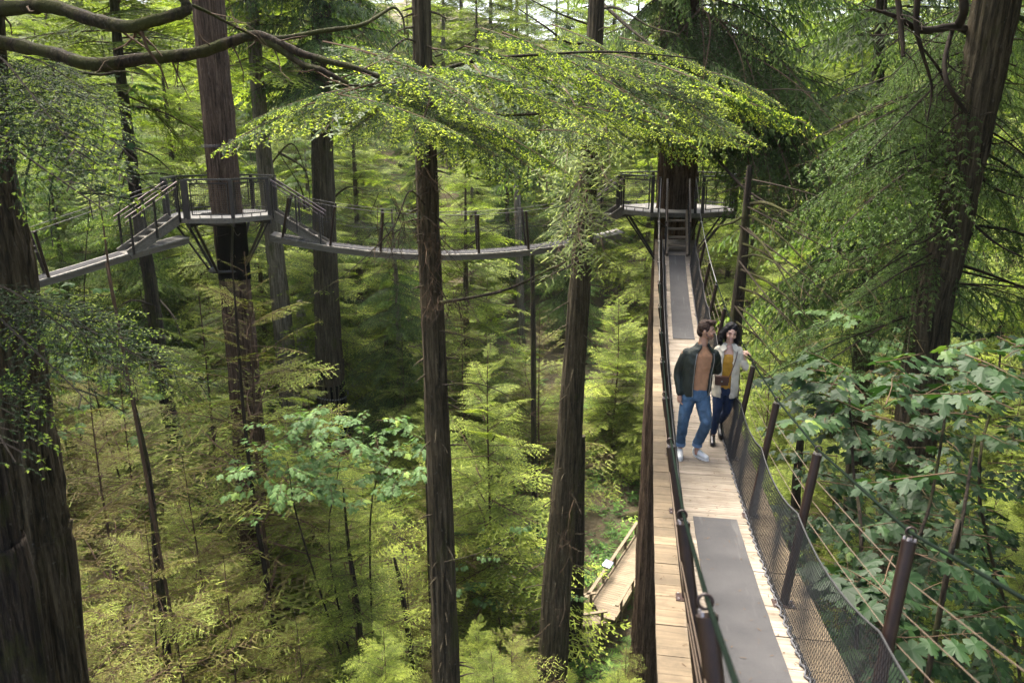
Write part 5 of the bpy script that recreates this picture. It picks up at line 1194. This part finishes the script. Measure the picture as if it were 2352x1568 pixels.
def hand(mb, wr, d, palm_n, thumb, s=1.0, curl=.5):
    """wr wrist, d pointing direction, palm_n the direction the palm faces, thumb +1/-1 side"""
    d = unit(np.asarray(d, float)); pn = np.asarray(palm_n, float); pn = unit(pn-d*np.dot(pn, d)); sd = np.cross(d, pn)*thumb
    c = np.asarray(wr, float); chain(mb, [c, c+d*.03*s, c+d*.075*s], [.024*s, .030*s, .030*s], 10, 4)
    for k, (o, L) in enumerate(((.030, .070), (.011, .078), (-.009, .072), (-.028, .058))):
        b = c+d*.080*s+sd*o*s; dd = unit(d+pn*.15+sd*(o*1.2)); q = [b-d*.02*s, b]; a = curl*(.8+.15*k)
        for seg in (.42, .33, .25): 
            dd = unit(dd*cos(a*.6)+pn*sin(a*.6)); q.append(q[-1]+dd*L*seg*s)
        chain(mb, q, np.array([.0105, .0100, .0092, .0085, .0075])*s, 8, 3)
    b = c+d*.022*s+sd*.026*s; dd = unit(d*.6+sd*.75+pn*.25); q = [b, b+dd*.032*s]; dd = unit(dd+d*.5+pn*.3); q += [q[-1]+dd*.028*s]; dd = unit(dd+d*.4); q += [q[-1]+dd*.024*s]
    chain(mb, q, np.array([.014, .0125, .0105, .009])*s, 8, 3)
def shoe(root, heel, toe, z, mat, sole, s=1.0, boot=False, lab=None, lift=0):
    h = np.array([*heel, z+lift], float); t = np.array([*toe, z], float); d = unit(t-h); L = .285*s; mb = MB(); up = np.array([0, 0, 1.])
    q = lambda a, b, l=0: h+d*a*L+up*b*s+np.cross(d, up)*l
    chain(mb, [q(.12, .050), q(.5, .052), q(.84, .040)], [.037*s, .042*s, .038*s], 14, 5); chain(mb, [q(.14, .05), q(.16, .095)], [.038*s, .040*s], 12)
    chain(mb, [q(.2, .085), q(.45, .07)], [.036*s, .034*s], 12)
    if boot: chain(mb, [q(.16, .09), q(.14, .17)], [.042*s, .046*s], 12)
    o = bake('boot' if boot else 'sneaker', mb, mat, root, .006, 3)
    mb = MB(); V = []; n = 20; a = np.arange(n)*2*pi/n; side = unit(np.cross(d, up))
    for zz in (-.003, .022 if not boot else .026):
        for x in a: 
            e = (cos(x)*.5+.5); w = .040+.008*e; V.append(h+d*L*(e*1.0-.0)+side*w*s*sin(x)*(.9+.1*e)+up*zz)
    i = np.arange(n); F = np.stack([i, (i+1) % n, n+(i+1) % n, n+i], 1); mb.add(np.array(V), F); mb.add(np.array(V[:n]), [tuple(range(n))[::-1]]); mb.add(np.array(V[n:]), [tuple(range(n))])
    lpart('sole', mb, sole, o, False)
    if not boot:
        mb = MB()
        for k in range(5): p = q(.36+.08*k, .108-.012*k); chain(mb, [p-side*.022, p+up*.005, p+side*.022], [.003]*3, 5, 2)
        lpart('laces', mb, sole, o)
def person_root(label, s, l, cat='person'):
    p = MAIN.p(s, l, .0); r = thing('person', label, cat, p); r.rotation_euler = (0, 0, -YAW); return r, p

# man
mr, mp = person_root('man in a dark bomber jacket, tan sweater, blue jeans and white sneakers looking aside', 9.62, -.17)
body = MB(); HC = (.115, -.01, 1.705); Mh = rot(R(84), R(4)); A = head(body, HC, Mh, 1.0)
chain(body, [(.085, .015, 1.46), (.10, .01, 1.62)], [.062, .057], 14); eloft(body, [(.04, 0, .86, .13, .09), (.05, 0, 1.15, .14, .09), (.065, 0, 1.38, .16, .085), (.085, 0, 1.47, .06, .055)])
LA = [(-.125, 0, 1.40), (-.200, .02, 1.13), (-.165, -.06, .875)]; RA = [(.245, .02, 1.39), (.30, .17, 1.15), (.27, .36, 1.08)]
chain(body, LA, [.045, .036, .026]); chain(body, RA, [.045, .036, .026])
hand(body, (-.168, -.050, .862), (.10, -.10, -1), (.9, .2, .1), -1, 1.04, .45); hand(body, (.27, .37, 1.075), (.1, 1, -.1), (0, 0, -1), 1, 1.0, .5)
LL = [(-.035, 0, .86), (-.095, -.055, .50), (-.115, .015, .12)]; RL = [(.115, 0, .86), (.180, -.10, .52), (.095, .01, .12)]
chain(body, LL, [.065, .042, .030]); chain(body, RL, [.065, .042, .030]); chain(body, [LL[2], (-.115, 0, .06)], [.031, .032]); chain(body, [RL[2], (.10, 0, .06)], [.031, .032])
bm = bake('body', body, S_SK1, mr, .0055, 1); face(bm, A, Mh, 1.0)
mb = MB(); ell(mb, A((0, .016, .035)), (.083, .094, .098), Mh, 20, 16); ell(mb, A((0, -.045, .100)), (.060, .055, .034), Mh); ell(mb, A((0, .055, -.02)), (.066, .058, .07), Mh)
for sx in (-1, 1): ell(mb, A((sx*.072, -.012, .02)), (.010, .016, .034), Mh, 10, 8)
for k in range(26):
    a = k*2.4; q = A((.05*cos(a)*(.3+.7*(k % 5)/4), -.02+.06*sin(a), .122-.01*(k % 3))); chain(mb, [q, q+Mh @ np.array([.012*cos(a*3), -.03, .010])], [.012, .006], 6)
bake('hair', mb, S_HAIR1, bm, .006, 1, (.012, .018), 'short brown hair', parent=bm)
mb = MB(); ell(mb, A((0, -.048, -.078)), (.048, .0505, .038), Mh, 16, 12); 
for sx in (-1, 1): chain(mb, [A((sx*.066, -.01, -.02)), A((sx*.056, -.035, -.07))], [.012, .014], 8)
bake('beard', mb, S_BRD, bm, .006, 2, parent=bm)
sw = MB(); eloft(sw, [(.04, 0, .915, .150, .108), (.04, 0, .95, .158, .115), (.045, 0, 1.1, .165, .112), (.055, 0, 1.28, .18, .115), (.065, 0, 1.39, .185, .105), (.08, 0, 1.455, .105, .088), (.088, 0, 1.50, .072, .074)]); bake('sweater', sw, S_SWE, mr, .009, 3, (.014, .09))
jk = MB(); GC = -pi/2+R(20)
cloft(jk, [(.036, 0, .845, .170, .125, 1.0), (.036, 0, .90, .182, .135, 1), (.038, 0, .98, .188, .140, 1.0), (.046, 0, 1.15, .190, .138, 1.0), (.058, 0, 1.32, .205, .138, 1.0), (.065, 0, 1.41, .195, .124, 1.0), (.078, 0, 1.465, .140, .112, .95), (.088, 0, 1.50, .098, .095, .85), (.09, 0, 1.535, .082, .086, .75)], GC, R(33))
chain(jk, [(-.10, 0, 1.405), (-.155, .01, 1.30), (-.202, .02, 1.13), (-.188, -.02, 1.0), (-.168, -.058, .885)], [.062, .056, .050, .046, .038], 16); chain(jk, [(.235, .01, 1.395), (.275, .08, 1.28), (.30, .17, 1.14), (.27, .33, 1.085)], [.070, .062, .056, .045], 16)
jo = bake('jacket', jk, S_JACK, mr, .0095, 3, (.015, .07))
mb = MB()
for sg in (-1, 1):
    q = []
    for z_, rx, ry, cx in ((.86, .181, .136, .036), (.98, .196, .148, .038), (1.15, .198, .146, .046), (1.32, .213, .146, .058), (1.43, .19, .130, .068)): a = GC+sg*R(35); q.append((cx+rx*cos(a), ry*sin(a), z_))
    tube(mb, smooth_path(q, 3), .0045, 6)
lpart('zip', mb, S_ZIP, jo)
jn = MB(); eloft(jn, [(.036, 0, .99, .148, .106), (.036, 0, .93, .163, .118), (.04, 0, .86, .176, .126), (.04, .005, .80, .165, .12)])
chain(jn, [(-.045, 0, .85), (-.075, -.03, .68), (-.100, -.055, .50), (-.110, -.01, .32), (-.116, .012, .185)], [.098, .088, .070, .064, .060], 18); chain(jn, [(.120, 0, .85), (.150, -.05, .68), (.180, -.10, .51), (.138, -.04, .33), (.097, .008, .195)], [.098, .090, .073, .066, .061], 18)
je = bake('jeans', jn, S_JEAN, mr, .009, 2, (.022, .06))
S_CUFF = cloth('pale_denim', (.09, .14, .21), .9)
for c0, c1 in (((-.116, .012, .150), (-.115, .009, .195)), ((.094, .010, .158), (.100, .006, .203))):
    mb = MB(); tube(mb, [c0, c1], .066, 20); lpart('cuff', mb, S_CUFF, je)
shoe(mr, (-.117, .075), (-.122, -.20), .006, S_SHOE, S_SOLE, 1.0); shoe(mr, (.055, .085), (.235, -.125), .006, S_SHOE, S_SOLE, 1.0)

# woman
wr_, wp = person_root('smiling woman in a cream shirt jacket resting her hand on the bridge cable', 10.28, .24)
Rw = np.array(Matrix.Rotation(YAW, 3, 'Z')); cab = MAIN.p(10.22, .555, PH+.055); hl = Rw @ (cab-wp)
body = MB(); HC = (.075, -.02, 1.575); Mh = rot(R(8), R(13), R(6)); A = head(body, HC, Mh, .95, True)
chain(body, [(.068, .01, 1.34), (.074, 0, 1.50)], [.050, .045], 12); eloft(body, [(.05, 0, .78, .13, .09), (.055, 0, 1.0, .115, .08), (.065, 0, 1.29, .13, .08), (.068, 0, 1.40, .06, .05)])
el = np.array([hl[0]*.5+.16, .02, 1.085]); RA = [(.205, 0, 1.33), tuple(el), (hl[0]-.085, hl[1]+.015, hl[2]+.012)]
chain(body, RA, [.040, .033, .023]); chain(body, [(-.075, 0, 1.33), (-.125, .06, 1.05), (-.09, .0, .92)], [.04, .033, .023])
hand(body, (hl[0]-.085, hl[1]+.015, hl[2]+.016), (1, -.12, .10), (0, 0, -1), -1, .92, .62); hand(body, (-.09, 0, .91), (.2, -.3, -1), (.9, 0, 0), -1, .9, .5)
LL = [(-.015, 0, .78), (-.035, -.06, .45), (-.055, .0, .13)]; RL = [(.115, 0, .78), (.10, .03, .46), (.045, .30, .21)]
chain(body, LL, [.055, .030, .025]); chain(body, RL, [.055, .028, .024])
bw = bake('body', body, S_SK2, wr_, .0055, 1); face(bw, A, Mh, .95, True)
mb = MB(); ell(mb, A((0, .022, .035)), (.088, .098, .102), Mh, 20, 16)
for sx in (-1, 1):
    chain(mb, [A((sx*.035, -.030, .108)), A((sx*.084, -.020, .03)), A((sx*.105, -.010, -.06)), A((sx*.115, -.010, -.135)), A((sx*.10, -.03, -.185))], [.028, .024, .030, .034, .022], 12)
    chain(mb, [A((sx*.075, .02, .05)), A((sx*.105, .02, -.05)), A((sx*.10, .03, -.14))], [.035, .042, .034], 12)
chain(mb, [A((0, .06, .05)), A((0, .085, -.06)), A((0, .07, -.14))], [.07, .075, .05], 14)
bake('hair', mb, S_HAIR2, bw, .0075, 1, (.022, .03), 'wavy black bob', parent=bw)
tp = MB(); eloft(tp, [(.05, 0, .80, .135, .098), (.055, 0, 1.0, .125, .092), (.065, -.005, 1.19, .135, .100), (.067, -.004, 1.265, .115, .088), (.068, .0, 1.315, .07, .062)]); bake('top', tp, S_YEL, wr_, .009, 3, (.014, .06), 'mustard yellow top')
sj = MB(); GW = -pi/2-R(2)
cloft(sj, [(.055, 0, .685, .172, .128, .9), (.055, 0, .80, .178, .135, 1.0), (.058, 0, 1.0, .165, .125, 1.05), (.063, 0, 1.20, .168, .125, 1.1), (.066, 0, 1.325, .158, .108, 1.15), (.068, 0, 1.385, .10, .088, 1.15), (.07, .01, 1.425, .075, .075, 1.2)], GW, R(22), .024)
chain(sj, [(.19, 0, 1.325), (.225, .01, 1.21), tuple(el), tuple((el+np.array([hl[0]-.11, hl[1]+.02, hl[2]]))/2), (hl[0]-.115, hl[1]+.02, hl[2]-.006)], [.062, .058, .052, .048, .046], 16); chain(sj, [(-.06, 0, 1.325), (-.10, .03, 1.21), (-.13, .06, 1.05), (-.10, .01, .95)], [.062, .058, .052, .045], 16)
so = bake('shirt_jacket', sj, S_CRM, wr_, .0095, 2, (.022, .07))
mb = MB()
for sx in (-1, 1):
    a0 = np.array([.068+sx*.035, -.088, 1.365]); V = [a0, a0+[sx*.055, -.012, -.045], a0+[sx*.095, .03, -.005], a0+[sx*.045, .05, .055]]; V += [np.asarray(v)+[0, -.004, .008] for v in V]
    mb.add(np.array(V), np.array([[0, 1, 2, 3], [7, 6, 5, 4], [0, 4, 5, 1], [1, 5, 6, 2], [2, 6, 7, 3], [3, 7, 4, 0]]))
lpart('collar', mb, S_CRM, so, False)
mb = MB()
for k in range(6): ell(mb, (.123-.004*(k % 2), -.128, .76+.085*k), (.006, .004, .006), None, 8, 6)
lpart('buttons', mb, S_TEE, so)
jn = MB(); eloft(jn, [(.05, 0, .86, .125, .09), (.05, 0, .78, .145, .105), (.05, 0, .72, .14, .10)])
chain(jn, [(-.015, 0, .77), (-.03, -.045, .60), (-.037, -.06, .45), (-.05, -.015, .28), (-.056, .0, .16)], [.085, .072, .056, .050, .042], 16); chain(jn, [(.115, 0, .77), (.11, .02, .60), (.10, .03, .46), (.07, .17, .32), (.05, .28, .23)], [.085, .072, .056, .050, .042], 16)
bake('jeans', jn, S_JEAN2, wr_, .009, 2, (.014, .05))
shoe(wr_, (-.060, .07), (-.075, -.19), .006, S_BOOT, S_BOOT, .92, True); shoe(wr_, (.05, .33), (.06, .09), .012, S_BOOT, S_BOOT, .92, True, lift=.11)
# her bag rests at the front of the waist: a thing of its own
bag = thing('handbag', 'small dark brown leather bag worn crosswise at the woman in cream', 'bag', wp+np.array([0, 0, .9])); bag.rotation_euler = (0, 0, -YAW)
off = np.array([0, 0, -.9])
mb = MB(); box(mb, np.array([-.015, -.175, .945])+off, .175, .05, .115); bo = lpart('pouch', mb, S_BAG, bag, False); bv = bo.modifiers.new('b', 'BEVEL'); bv.width = .012; bv.segments = 3
mb = MB(); box(mb, np.array([-.015, -.204, .972])+off, .182, .010, .072); box(mb, np.array([-.015, -.178, 1.006])+off, .182, .058, .008); fo = lpart('flap', mb, S_BAG, bo, False)
mb = MB(); ell(mb, np.array([-.015, -.212, .950])+off, (.012, .004, .012), None, 10, 6); lpart('clasp', mb, S_ZIP, fo)
for q in ([(.075, -.175, .99), (.12, -.15, 1.12), (.165, -.11, 1.29), (.165, -.02, 1.395), (.13, .06, 1.37)], [(-.10, -.175, .99), (-.11, -.135, 1.08), (-.12, -.06, 1.2), (-.09, .06, 1.25), (.02, .10, 1.36), (.13, .06, 1.37)]):
    mb = MB(); tube(mb, smooth_path(np.array(q)+off, 5), .006, 6); lpart('strap', mb, S_BAG, bag)
